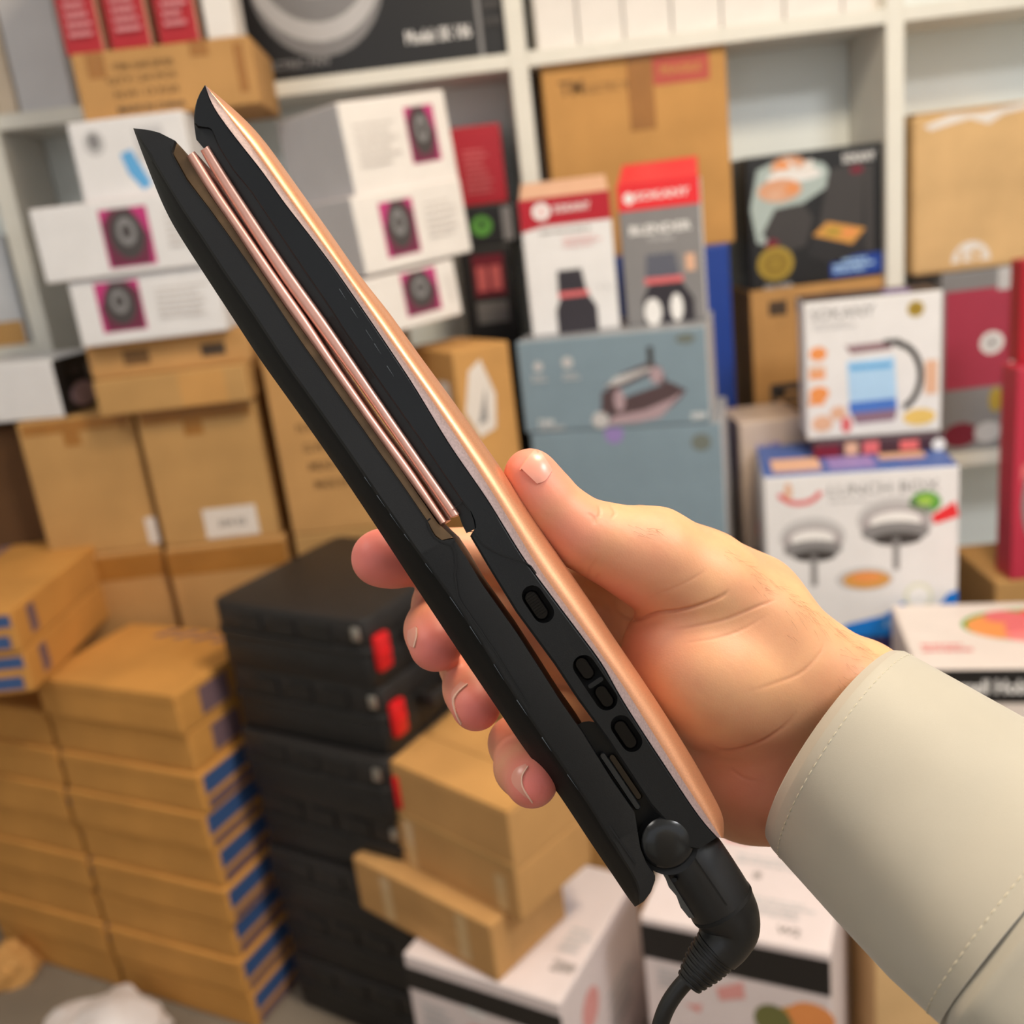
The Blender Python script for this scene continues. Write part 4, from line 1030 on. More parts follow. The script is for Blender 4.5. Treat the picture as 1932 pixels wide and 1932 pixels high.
# worn highlights along the ridge of the lower arm
WORN = mat('worn_edge', srgb(96, 102, 108), .6, var=.2, scale=200)
rw = random.Random(3)
for s_a in (1130, 1172, 1215, 1262, 1330, 1408, 1475, 1560, 1640, 1725, 1810):
    ln_ = rw.uniform(16, 46)
    ribbon('scratch', [L1.at(s_a + ln_ * q / 4) for q in range(5)], rw.uniform(.9, 1.7), D0 + .0004, WORN, larm, taper=True, rise=.0001)
for x, y in ((640, 545), (662, 580), (690, 622), (706, 648), (730, 690)):
    ribbon('scratch', [(x, y), (x + 7, y + 11), (x + 13, y + 20)], 1.1, D0, WORN, rarm, taper=True, rise=.0001)

# hinge
def tube(name, pts, radii, m, parent, seg=20, caps=True, smooth=40):
    """pts in world metres, round section of varying radius along the path"""
    verts, faces = [], []
    n = len(pts); up = None
    for i in range(n):
        t = (pts[min(n - 1, i + 1)] - pts[max(0, i - 1)]).normalized()
        if up is None:
            up = t.orthogonal().normalized()
        up = (up - t * up.dot(t)).normalized(); w = t.cross(up)
        for j in range(seg):
            a = 2 * math.pi * j / seg
            verts.append(pts[i] + (up * math.cos(a) + w * math.sin(a)) * radii[i])
    for i in range(n - 1):
        for j in range(seg):
            a, b_ = i * seg + j, i * seg + (j + 1) % seg
            faces.append((a, b_, b_ + seg, a + seg))
    if caps: faces.append(tuple(range(seg))); faces.append(tuple((n - 1) * seg + j for j in range(seg)))
    return mesh_obj(name, verts, faces, m, parent, smooth)
def spline(pts, n):
    """Catmull-Rom through pts (tuples) -> n samples"""
    P_ = [np.array(p, float) for p in pts]; P_ = [2 * P_[0] - P_[1]] + P_ + [2 * P_[-1] - P_[-2]]
    out = []; m = len(P_) - 3
    for k in range(n):
        t = k / (n - 1) * m; i = min(int(t), m - 1); t -= i
        a, b_, c, d = P_[i:i + 4]
        out.append(.5 * (2 * b_ + (c - a) * t + (2 * a - 5 * b_ + 4 * c - d) * t * t + (3 * b_ - a - 3 * c + d) * t ** 3))
    return out
view = CAM_M.to_3x3() @ Vector((0, 0, -1))
prof = [(0, .2985), (10, .29855), (22, .2988), (34, .2993), (44, .3001), (49, .3008), (51, .3022), (51, .327)]
c0 = (1259, 1590)
verts, faces = [], []
for r, d in prof[1:]:
    for j in range(48):
        a = 2 * math.pi * j / 48
        verts.append(W(c0[0] + r * math.cos(a), c0[1] + r * math.sin(a), d))
for i in range(len(prof) - 2):
    for j in range(48):
        a, b_ = i * 48 + j, i * 48 + (j + 1) % 48
        faces.append((a, b_, b_ + 48, a + 48))
faces.append(tuple(range(48))); faces.append(tuple((len(prof) - 2) * 48 + j for j in range(48)))
hd = mesh_obj('hinge_disc', verts, faces, GLOSS if False else mat('satin_black_plastic', srgb(26, 27, 29), 0.24, var=.05), iron, 40)
hd['label'] = 'domed round hinge cover'
core = [W(1259, 1590, .304), W(1259, 1590, .327)]
tube('hinge_pin', core, [.0094, .0094], PIT, iron, 40)
v, f = stadium((1158, 1466), 86, 34, D0 + .0075, DM + .011)
mesh_obj('spring_housing', v, f, mat('inner_black_plastic', srgb(16, 16, 17), .5), iron, 40)
v, f = stadium((1170, 1474), 58, 6.5, D0 + .0035, D0 + .010, bev=2)
mesh_obj('lock_bar', v, f, mat('grey_black_plastic', srgb(58, 62, 66), .35), iron, 40)
v, f = stadium((1180, 1466), 44, 7, D0 + .0055, D0 + .012, bev=2)
mesh_obj('lock_bar', v, f, mat('dark_spring_metal', srgb(72, 66, 60), .3, metal=.6), iron, 40)

# swivel, strain relief and cord
sw = []
cax = [(1296, 1604), (1312, 1628), (1330, 1656), (1348, 1684), (1362, 1706)]
tube('swivel_barrel', [W(x, y, .3145) for x, y in [(1288, 1590)] + cax], [.0098, .0106, .0108, .0109, .0109, .0108], mat('swivel_black_plastic', srgb(30, 30, 32), .38, var=.08), iron, 40)
el = spline([(1362, 1706, 64), (1375, 1728, 58), (1380, 1750, 52), (1370, 1772, 48), (1352, 1791, 46)], 26)
tube('swivel_ring', [W(1359, 1701, .3145), W(1363, 1707, .3145)], [.01095, .01095], PIT, iron, 40)
tube('swivel_elbow', [W(p[0], p[1], .3145) for p in el], [p[2] * .3145 / FPX for p in el], mat('swivel_black_plastic', srgb(30, 30, 32), .38), iron, 36)
ribbon('seam_line', [(1306, 1611), (1330, 1646), (1356, 1684), (1372, 1708)], 1.8, .3036, PIT, iron)
st = spline([(1356, 1787, 43), (1328, 1820, 37), (1300, 1854, 24)], 64)
tube('strain_relief', [W(p[0], p[1], .3145) for p in st], [(p[2] + (2.2 if (i // 4) % 2 else 0)) * .3145 / FPX for i, p in enumerate(st)], mat('cord_black_rubber', srgb(26, 25, 26), .45), iron, 28, smooth=25)
q0 = W(1308, 1840, .3145)
cp = spline([(1308, 1838, .3145), (1284, 1862, .3150), (1262, 1893, .3158), (1248, 1926, .3170), (1240, 1965, .319), (1240, 2030, .322)], 24)
pts = [W(*p) for p in cp]
d = pts[-1]
for k in range(1, 15):
    t = k / 14
    pts.append(Vector((d.x + .04 * math.sin(t * 3), d.y + .05 * math.sin(t * 5), d.z * (1 - t) + .004 * t - .02 * t * (1 - t))))
for k in range(1, 8):
    pts.append(Vector((d.x + .04 * math.sin(3) + .05 * k, d.y + .05 * math.sin(5) + .02 * math.sin(k), .004)))
tube('cord', pts, [.0027] * len(pts), mat('cord_black_rubber', srgb(26, 25, 26), .45), iron, 14)
v = [W(x, y, d_) for d_ in (.309, .317) for x, y in [(1252, 1648), (1262, 1650), (1276, 1676), (1292, 1700), (1312, 1732), (1300, 1732), (1284, 1712), (1276, 1690), (1262, 1674)]]
n = 9
mesh_obj('lock_tab', v, [tuple(range(n)), tuple(range(n, 2 * n))] + [(i, (i + 1) % n, n + (i + 1) % n, n + i) for i in range(n)], mat('grey_gloss_plastic', srgb(92, 94, 96), .2), iron)
v = [W(1272 + 5.5 * math.cos(a), 1660 + 4.5 * math.sin(a), d_) for d_ in (.3055, .309) for a in [2 * math.pi * i / 14 for i in range(14)]]
mesh_obj('pin_hole', v, [tuple(range(14))] + [(i, (i + 1) % 14, 14 + (i + 1) % 14, 14 + i) for i in range(14)], PIT, iron)

# ================================================================ the hand: one continuous surface from a blended distance field
def C3(x, y, d): return np.array(cs(x, y, d), np.float32)
VOX = 0.0009
pad = .012
lo = np.array([-.062, -.135, -.402], np.float32); hi_ = np.array([.150, .032, -.286], np.float32)
nx, ny, nz = [int(v) for v in np.ceil((hi_ - lo) / VOX)]
gx = (lo[0] + VOX * np.arange(nx)).astype(np.float32); gy = (lo[1] + VOX * np.arange(ny)).astype(np.float32); gz = (lo[2] + VOX * np.arange(nz)).astype(np.float32)
BIG = .02
def window(mn, mx):
    i0 = np.maximum(np.floor((mn - lo) / VOX).astype(int), 0); i1 = np.minimum(np.ceil((mx - lo) / VOX).astype(int) + 1, [nx, ny, nz])
    return i0, i1
def cone(F, p0, p1, r0, r1, k, flat=None):
    """blend a tapered capsule into field F with blend width k"""
    p0 = np.asarray(p0, np.float32); p1 = np.asarray(p1, np.float32)
    m = max(r0, r1) + pad
    i0, i1 = window(np.minimum(p0, p1) - m, np.maximum(p0, p1) + m)
    if (i1 <= i0).any(): return
    X = gx[i0[0]:i1[0], None, None]; Y = gy[None, i0[1]:i1[1], None]; Z = gz[None, None, i0[2]:i1[2]]
    d = p1 - p0; L2_ = float(d @ d) + 1e-12
    t = ((X - p0[0]) * d[0] + (Y - p0[1]) * d[1] + (Z - p0[2]) * d[2]) / L2_
    t = np.clip(t, 0, 1)
    q = np.sqrt((X - p0[0] - t * d[0]) ** 2 + (Y - p0[1] - t * d[1]) ** 2 + (Z - p0[2] - t * d[2]) ** 2) - (r0 + (r1 - r0) * t)
    sub = F[i0[0]:i1[0], i0[1]:i1[1], i0[2]:i1[2]]
    h = np.maximum(k - np.abs(sub - q), 0) / k
    F[i0[0]:i1[0], i0[1]:i1[1], i0[2]:i1[2]] = np.minimum(sub, q) - h * h * k * .25
def ellipsoid(F, c, ax_, r, k):
    """ax_: 3 orthonormal axes, r: radii"""
    c = np.asarray(c, np.float32); m = max(r) + pad
    i0, i1 = window(c - m, c + m)
    X = gx[i0[0]:i1[0], None, None] - c[0]; Y = gy[None, i0[1]:i1[1], None] - c[1]; Z = gz[None, None, i0[2]:i1[2]] - c[2]
    k0 = 0; k1 = 0
    for a, rr in zip(ax_, r):
        pr = X * a[0] + Y * a[1] + Z * a[2]
        k0 = k0 + (pr / rr) ** 2; k1 = k1 + (pr / (rr * rr)) ** 2
    k0 = np.sqrt(k0); q = k0 * (k0 - 1) / np.maximum(np.sqrt(k1), 1e-6)
    sub = F[i0[0]:i1[0], i0[1]:i1[1], i0[2]:i1[2]]
    h = np.maximum(k - np.abs(sub - q), 0) / k
    F[i0[0]:i1[0], i0[1]:i1[1], i0[2]:i1[2]] = np.minimum(sub, q) - h * h * k * .25
def field(): return np.full((nx, ny, nz), BIG, np.float32)
def chain(F, pts, k):
    for a, b_ in zip(pts[:-1], pts[1:]):
        cone(F, C3(*a[:3]), C3(*b_[:3]), a[3], b_[3], k)

FINGERS = {
 'index':  [(1165, 1085, .368, .0120), (940, 1046, .362, .0106), (800, 1050, .350, .0100), (742, 1052, .343, .0100), (716, 1053, .3395, .0098)],
 'middle': [(1190, 1190, .372, .0120), (930, 1120, .371, .0104), (832, 1140, .357, .0098), (817, 1188, .345, .0095), (822, 1217, .338, .0092)],
 'ring':   [(1235, 1300, .372, .0115), (985, 1215, .372, .0102), (880, 1250, .357, .0095), (888, 1300, .344, .0090), (898, 1332, .337, .0086)],
 'pinky':  [(1300, 1410, .368, .0105), (1050, 1345, .368, .0092), (972, 1402, .345, .0088), (985, 1448, .327, .0087), (1003, 1474, .3165, .0086)],
}
H = field()
# palm and wrist
ell_ax = [np.array([.80, -.60, 0]), np.array([.60, .80, 0]), np.array([0, 0, 1.0])]
cone(H, C3(1215, 1110, .366), C3(1330, 1440, .366), .0150, .0150, .012)
cone(H, C3(1310, 1200, .360), C3(1400, 1450, .358), .0190, .0180, .014)
cone(H, C3(1390, 1260, .352), C3(1600, 1330, .346), .0220, .0200, .016)
cone(H, C3(1420, 1470, .352), C3(1560, 1470, .346), .0180, .0185, .016)
cone(H, C3(1345, 1440, .358), C3(1425, 1478, .352), .0175, .0178, .012)
cone(H, C3(1610, 1320, .346), C3(1800, 1480, .318), .0190, .0215, .016)
cone(H, C3(1545, 1470, .346), C3(1740, 1610, .316), .0185, .0215, .016)
for nme, pts in FINGERS.items():
    T = field(); chain(T, pts, .004)
    k = .0045
    h = np.maximum(k - np.abs(H - T), 0) / k
    H = np.minimum(H, T) - h * h * k * .25
# thenar ball, thumb
ellipsoid(H, C3(1322, 1262, .338), ell_ax, (.0290, .0245, .0265), .007)
ellipsoid(H, C3(1430, 1285, .342), ell_ax, (.0330, .0260, .0215), .012)
T = field()
chain(T, [(999, 893, .3185, .0081), (1014, 922, .3190, .0086), (1044, 962, .3200, .0092), (1096, 1006, .3215, .0106), (1160, 1030, .3250, .0125), (1228, 1052, .3300, .0163), (1320, 1108, .3360, .0190), (1425, 1182, .3420, .0195), (1520, 1262, .3450, .0195)], .006)
k = .005
h = np.maximum(k - np.abs(H - T), 0) / k
H = np.minimum(H, T) - h * h * k * .25
# dorsal ridge behind the thumb (index metacarpal)
cone(H, C3(1205, 1004, .350), C3(1420, 1122, .356), .0095, .0150, .012)

def surface_nets(F, iso=0.0):
    ins = F < iso
    nx_, ny_, nz_ = F.shape
    c = ins[:-1, :-1, :-1].astype(np.int8)
    for dx, dy, dz in ((1, 0, 0), (0, 1, 0), (1, 1, 0), (0, 0, 1), (1, 0, 1), (0, 1, 1), (1, 1, 1)):
        c = c + ins[dx:nx_ - 1 + dx, dy:ny_ - 1 + dy, dz:nz_ - 1 + dz]
    act = (c > 0) & (c < 8)
    idx = np.argwhere(act); num = -np.ones(act.shape, np.int64); num[act] = np.arange(len(idx))
    acc = np.zeros((len(idx), 3)); cnt = np.zeros(len(idx))
    corners = [(0, 0, 0), (1, 0, 0), (0, 1, 0), (1, 1, 0), (0, 0, 1), (1, 0, 1), (0, 1, 1), (1, 1, 1)]
    vals = [F[idx[:, 0] + a, idx[:, 1] + b_, idx[:, 2] + c_] for a, b_, c_ in corners]
    for i in range(8):
        for j in range(i + 1, 8):
            df = np.array(corners[j]) - np.array(corners[i])
            if np.abs(df).sum() != 1: continue
            m = (vals[i] < iso) != (vals[j] < iso)
            t = (iso - vals[i][m]) / (vals[j][m] - vals[i][m])
            acc[m] += np.array(corners[i]) + t[:, None] * df; cnt[m] += 1
    V = idx + acc / cnt[:, None]
    quads = []
    for axis in range(3):
        sl0 = [slice(None)] * 3; sl1 = [slice(None)] * 3
        sl0[axis] = slice(0, -1); sl1[axis] = slice(1, None)
        cross = ins[tuple(sl0)] != ins[tuple(sl1)]
        e_ = np.argwhere(cross)
        o1, o2 = [a for a in range(3) if a != axis]
        e_ = e_[(e_[:, o1] > 0) & (e_[:, o2] > 0) & (e_[:, o1] < act.shape[o1]) & (e_[:, o2] < act.shape[o2])]
        def nb(a, b_):
            q = e_.copy(); q[:, o1] -= a; q[:, o2] -= b_
            return num[q[:, 0], q[:, 1], q[:, 2]]
        quad = np.stack([nb(0, 0), nb(1, 0), nb(1, 1), nb(0, 1)], 1)
        inside0 = ins[tuple(e_.T)]
        flip = inside0 if axis != 1 else ~inside0
        quad[~flip] = quad[~flip][:, ::-1]
        quads.append(quad[(quad >= 0).all(1)])
    return V * VOX + lo, np.concatenate(quads)
V, Q = surface_nets(H)
def neighbours_smooth(V, Q, it, lam=.5):
    e_ = np.concatenate([Q[:, [0, 1]], Q[:, [1, 2]], Q[:, [2, 3]], Q[:, [3, 0]]])
    e_ = np.concatenate([e_, e_[:, ::-1]])
    deg = np.bincount(e_[:, 0], minlength=len(V)).astype(float)
    for _ in range(it):
        S = np.stack([np.bincount(e_[:, 0], V[e_[:, 1], k], len(V)) for k in range(3)], 1) / np.maximum(deg, 1)[:, None]
        V = V + (S - V) * lam
    return V
V = neighbours_smooth(V, Q, 4)
def normals(V, Q):
    n_ = np.cross(V[Q[:, 2]] - V[Q[:, 0]], V[Q[:, 3]] - V[Q[:, 1]])
    N = np.zeros_like(V)
    for j in range(4):
        for k in range(3): N[:, k] += np.bincount(Q[:, j], n_[:, k], len(V))
    return N / np.maximum(np.linalg.norm(N, axis=1), 1e-12)[:, None]
# one level of subdivision for the creases
def subdivide(V, Q):
    e_ = np.concatenate([Q[:, [0, 1]], Q[:, [1, 2]], Q[:, [2, 3]], Q[:, [3, 0]]])
    es = np.sort(e_, 1); key = es[:, 0].astype(np.int64) * (len(V) + 1) + es[:, 1]
    u_, inv = np.unique(key, return_inverse=True)
    first = np.zeros(len(u_), int); first[inv] = np.arange(len(key))
    em = (V[es[first, 0]] + V[es[first, 1]]) / 2
    fm = V[Q].mean(1)
    n0 = len(V); nf = len(Q)
    E = inv.reshape(4, nf) + n0; Fc = np.arange(nf) + n0 + len(u_)
    V2 = np.concatenate([V, em, fm])
    Q2 = np.concatenate([np.stack([Q[:, j], E[j], Fc, E[(j + 3) % 4]], 1) for j in range(4)])
    return V2, Q2
V, Q = subdivide(V, Q)
V = neighbours_smooth(V, Q, 2)
N = normals(V, Q)
if (N[:, 2] * (V[:, 2] - V[:, 2].mean())).mean() < 0: Q = Q[:, ::-1]; N = -N
# creases of the skin (seen side), pressed into the surface
dep = -V[:, 2]; PX = 966 + FPX * V[:, 0] / dep; PY = 966 - FPX * V[:, 1] / dep
CREASES = [
 (.0018, 5, [(1160, 1150), (1178, 1166), (1205, 1168), (1240, 1157), (1280, 1152), (1320, 1142), (1360, 1126), (1372, 1116)]),
 (.0006, 5, [(1255, 1190), (1310, 1182), (1370, 1168), (1430, 1144), (1462, 1132)]),
 (.0003, 5, [(1290, 1214), (1350, 1204), (1400, 1188), (1448, 1160)]),
 (.0003, 5, [(1218, 1128), (1270, 1110), (1310, 1090), (1330, 1076)]),
 (.0008, 6, [(1338, 1400), (1360, 1416), (1395, 1414), (1440, 1398), (1480, 1370), (1500, 1345)]),
 (.0003, 6, [(1415, 1305), (1460, 1290), (1510, 1270), (1545, 1235), (1556, 1210)]),
 (.0005, 5, [(1108, 968), (1120, 976), (1122, 990)]), (.0005, 5, [(1128, 952), (1132, 968), (1122, 986)]), (.0005, 5, [(1148, 952), (1160, 966), (1152, 980)]),
 (.0004, 5, [(1105, 1094), (1112, 1074), (1126, 1052)]), (.0004, 5, [(1122, 1096), (1130, 1080)]),
 (.0004, 5, [(1376, 1448), (1400, 1466), (1430, 1474)]),
]
disp = np.zeros(len(V)); cre = np.zeros(len(V))
facing = N[:, 2] > .05
for amp, wd, pl in CREASES:
    sp = np.array(spline(pl, 24))
    dmin = np.full(len(V), 1e9); wgt = np.zeros(len(V)); K_ = len(sp) - 1
    sel = facing & (PX > sp[:, 0].min() - 30) & (PX < sp[:, 0].max() + 30) & (PY > sp[:, 1].min() - 30) & (PY < sp[:, 1].max() + 30) & (dep < .36)
    for i_, (a, b_) in enumerate(zip(sp[:-1], sp[1:])):
        dx, dy = b_ - a; l2 = dx * dx + dy * dy + 1e-9
        t = np.clip(((PX[sel] - a[0]) * dx + (PY[sel] - a[1]) * dy) / l2, 0, 1)
        dd = np.hypot(PX[sel] - a[0] - t * dx, PY[sel] - a[1] - t * dy)
        w_ = np.sin(np.pi * np.clip((i_ + t) / K_, 0.02, .98)) ** .7
        better = dd < dmin[sel]
        q_ = dmin[sel]; q_[better] = dd[better]; dmin[sel] = q_
        q_ = wgt[sel]; q_[better] = w_[better]; wgt[sel] = q_
    g = np.exp(-(dmin / (wd * .62)) ** 2) * wgt
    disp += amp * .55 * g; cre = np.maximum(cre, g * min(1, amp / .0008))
V = V - N * disp[:, None]
# blush: finger ends and the heel of the hand are redder
flush = np.zeros(len(V))
for p, r, a in [((716, 1053, .3350), .024, 1.0), ((825, 1228, .332), .018, 1.0), ((900, 1343, .331), .017, 1.0), ((1012, 1485, .310), .014, 1.0), ((990, 900, .314), .016, .75), ((1060, 1010, .314), .014, .5), ((1405, 1490, .335), .022, .4), ((1165, 1090, .325), .016, .5), ((1190, 1230, .325), .02, .35), ((1330, 1440, .335), .018, .3)]:
    c = C3(*p); flush = np.maximum(flush, a * np.exp(-(np.linalg.norm(V - c, axis=1) / r) ** 2))
Wm = np.array(CAM_M)
VW = V @ Wm[:3, :3].T + Wm[:3, 3]
me = bpy.data.meshes.new('person')
me.vertices.add(len(VW)); me.vertices.foreach_set('co', VW.astype(np.float32).ravel())
me.loops.add(len(Q) * 4); me.loops.foreach_set('vertex_index', Q.astype(np.int32).ravel())
me.polygons.add(len(Q)); me.polygons.foreach_set('loop_start', np.arange(0, len(Q) * 4, 4, dtype=np.int32))
me.update(calc_edges=True); me.validate()
for p in me.polygons: p.use_smooth = True
at = me.attributes.new('flush', 'FLOAT', 'POINT'); at.data.foreach_set('value', flush.astype(np.float32))
at = me.attributes.new('crease', 'FLOAT', 'POINT'); at.data.foreach_set('value', cre.astype(np.float32))
# skin
SK = bpy.data.materials.new('skin'); SK.use_nodes = True; nt = SK.node_tree; bs = nt.nodes['Principled BSDF']
def node(t, **k):
    n_ = nt.nodes.new(t)
    for a, v in k.items(): setattr(n_, a, v)
    return n_
tc = node('ShaderNodeTexCoord'); n1 = node('ShaderNodeTexNoise'); n1.inputs['Scale'].default_value = 55; n1.inputs['Detail'].default_value = 5
nt.links.new(tc.outputs['Object'], n1.inputs['Vector'])
rp = node('ShaderNodeValToRGB'); rp.color_ramp.elements[0].position = .35; rp.color_ramp.elements[1].position = .68
rp.color_ramp.elements[0].color = (*srgb(212, 152, 114), 1); rp.color_ramp.elements[1].color = (*srgb(222, 166, 122), 1)
nt.links.new(n1.outputs['Fac'], rp.inputs[0])
fa_ = node('ShaderNodeAttribute', attribute_name='flush'); mx = node('ShaderNodeMix', data_type='RGBA')
nt.links.new(fa_.outputs['Fac'], mx.inputs[0]); nt.links.new(rp.outputs[0], mx.inputs[6]); mx.inputs[7].default_value = (*srgb(240, 132, 124), 1)
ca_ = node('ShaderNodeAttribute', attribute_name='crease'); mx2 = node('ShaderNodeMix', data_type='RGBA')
mlt = node('ShaderNodeMath', operation='MULTIPLY'); mlt.inputs[1].default_value = .34; nt.links.new(ca_.outputs['Fac'], mlt.inputs[0])  # crease tint: redder skin plus shade painted into the folds
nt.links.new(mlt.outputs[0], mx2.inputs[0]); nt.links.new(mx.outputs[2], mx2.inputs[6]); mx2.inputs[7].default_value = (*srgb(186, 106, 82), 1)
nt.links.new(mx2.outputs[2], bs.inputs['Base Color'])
bs.inputs['Roughness'].default_value = .48; bs.inputs['Specular IOR Level'].default_value = .4
bs.inputs['Subsurface Weight'].default_value = .18; bs.inputs['Subsurface Radius'].default_value = (.010, .004, .0025); bs.inputs['Subsurface Scale'].default_value = .35
vo = node('ShaderNodeTexVoronoi'); vo.inputs['Scale'].default_value = 1500; nt.links.new(tc.outputs['Object'], vo.inputs['Vector'])
n3 = node('ShaderNodeTexNoise'); n3.inputs['Scale'].default_value = 700; n3.inputs['Detail'].default_value = 4; nt.links.new(tc.outputs['Object'], n3.inputs['Vector'])
ad = node('ShaderNodeMath', operation='ADD'); nt.links.new(vo.outputs['Distance'], ad.inputs[0]); nt.links.new(n3.outputs['Fac'], ad.inputs[1])
bp = node('ShaderNodeBump'); bp.inputs['Strength'].default_value = .05; bp.inputs['Distance'].default_value = .0004
nt.links.new(ad.outputs[0], bp.inputs['Height']); nt.links.new(bp.outputs[0], bs.inputs['Normal'])
me.materials.append(SK)
person = link(bpy.data.objects.new('person', me))
tag(person, 'right hand in a pale grey shirt sleeve holding the hair straightener, thumb raised', 'person')
print('HAND verts', len(V), 'quads', len(Q))

# nails, shaped to the finger they lie on
tree = BVHTree.FromPolygons([tuple(v) for v in VW], [tuple(int(i) for i in q) for q in Q[:, :]])
NAIL = mat('fingernail', srgb(230, 156, 136), .30, var=.03, spec=.5)
RIM = mat('nail_rim', srgb(236, 190, 168), .4, var=.03)
RIMT = mat('thumb_nail_edge', srgb(238, 158, 126), .4, var=.03)
def patch(name, outline, off, m, bow=0.0, n=10):
    """outline: two px polylines (edge a, edge b); the patch between them hugs the skin"""
    A = spline(outline[0], n); B = spline(outline[1], n)
    top, bot, faces = [], [], []
    k = 7
    last = None
    for i in range(n):
        for j in range(k):
            t = j / (k - 1); p = A[i] * (1 - t) + B[i] * t
            dr = ray(p[0], p[1]).normalized()
            hit = tree.ray_cast(EYE, dr)
            if hit[0] is None: hit = tree.find_nearest(last if last is not None else W(p[0], p[1], .32))
            last = hit[0]
            lift = off + bow * (1 - (2 * t - 1) ** 2)
            top.append(hit[0] + hit[1] * lift); bot.append(hit[0] - hit[1] * .0006)
    T = len(top)
    for i in range(n - 1):
        for j in range(k - 1):
            a = i * k + j
            faces.append((a, a + 1, a + k + 1, a + k)); faces.append((T + a, T + a + k, T + a + k + 1, T + a + 1))
    ring = [j for j in range(k)] + [i * k + k - 1 for i in range(1, n)] + [(n - 1) * k + j for j in range(k - 2, -1, -1)] + [i * k for i in range(n - 2, 0, -1)]
    for a, b_ in zip(ring, ring[1:] + ring[:1]): faces.append((a, b_, T + b_, T + a))
    return mesh_obj(name, top + bot, faces, m, person, 50)
tn = patch('fingernail', ([(984, 884), (997, 865), (1013, 847)], [(1013, 913), (1028, 907), (1041, 888)]), .0005, NAIL, .0003)
tn['label'] = 'thumb nail'
patch('nail_rim', ([(981, 886), (995, 866), (1012, 846)], [(983, 888), (997, 868), (1014, 848)]), .0005, RIMT)['label'] = 'thumb nail edge'
patch('fingernail', ([(771, 1190), (770, 1205), (774, 1218)], [(786, 1182), (786, 1200), (781, 1222)]), .0004, NAIL)['label'] = 'middle finger nail'
patch('nail_rim', ([(786, 1184), (786, 1200), (781, 1220)], [(788, 1185), (788, 1201), (783, 1222)]), .0005, RIM)
patch('fingernail', ([(870, 1286), (855, 1303), (853, 1318), (858, 1335)], [(882, 1292), (865, 1306), (857, 1322), (863, 1345)]), .0004, NAIL)['label'] = 'ring finger nail'
patch('nail_rim', ([(882, 1290), (864, 1305), (855, 1322), (862, 1349), (871, 1366)], [(883, 1292), (867, 1306), (858, 1323), (864, 1348), (872, 1364)]), .0006, RIM)
patch('fingernail', ([(992, 1442), (974, 1450), (966, 1466), (970, 1482), (990, 1502)], [(996, 1448), (986, 1463), (984, 1474), (987, 1486), (1000, 1508)]), .0003, NAIL)['label'] = 'little finger nail'
patch('nail_rim', ([(996, 1446), (986, 1461), (984, 1474), (988, 1490), (1004, 1514)], [(997, 1447), (988, 1462), (986, 1474), (990, 1489), (1005, 1512)]), .0006, RIM)

# fine dark hairs on the back of the wrist and thumb base
HAIR = mat('arm_hair', srgb(128, 88, 60), .5)
def hairs(regions, seed):
    r = random.Random(seed); vs, fs = [], []
    for (x0, y0, x1, y1, wid, cnt, ang) in regions:
        for _ in range(cnt):
            t = r.random(); o = r.gauss(0, 1) * wid
            x = x0 + (x1 - x0) * t + o * .5; y = y0 + (y1 - y0) * t + abs(o)
            hit = tree.ray_cast(EYE, ray(x, y).normalized())
            if hit[0] is None: continue
            a = math.radians(ang + r.uniform(-35, 35)); ln = r.uniform(.0025, .006)
            dirw = (CAM_M.to_3x3() @ Vector((math.cos(a), -math.sin(a), 0)))
            nrm = hit[1]; dirw = (dirw - nrm * dirw.dot(nrm)).normalized(); side = dirw.cross(nrm).normalized()
            pts = []
            for k in range(4):
                f_ = k / 3
                pts.append(hit[0] + dirw * ln * f_ + nrm * (.0002 + .0009 * f_ * (1 - .5 * f_)) + side * (.0007 * f_ * f_ * r.uniform(-1, 1)))
            base = len(vs)
            for k, p in enumerate(pts):
                rd = .000030 * (1 - .75 * k / 3)
                vs += [p + side * rd, p - side * rd * .5 + nrm * rd, p - side * rd * .5 - nrm * rd]
            for k in range(3):
                for j in range(3):
                    a_, b_ = base + k * 3 + j, base + k * 3 + (j + 1) % 3
                    fs.append((a_, b_, b_ + 3, a_ + 3))
    o = mesh_obj('arm_hair', vs, fs, HAIR, person); o['kind'] = 'stuff'; o['label'] = 'fine dark arm hairs'
hairs([(1370, 1035, 1500, 1125, 16, 40, 25), (1500, 1125, 1670, 1240, 22, 80, 35), (1180, 985, 1240, 1000, 10, 12, 30), (1590, 1245, 1640, 1265, 26, 22, 60)], 5)

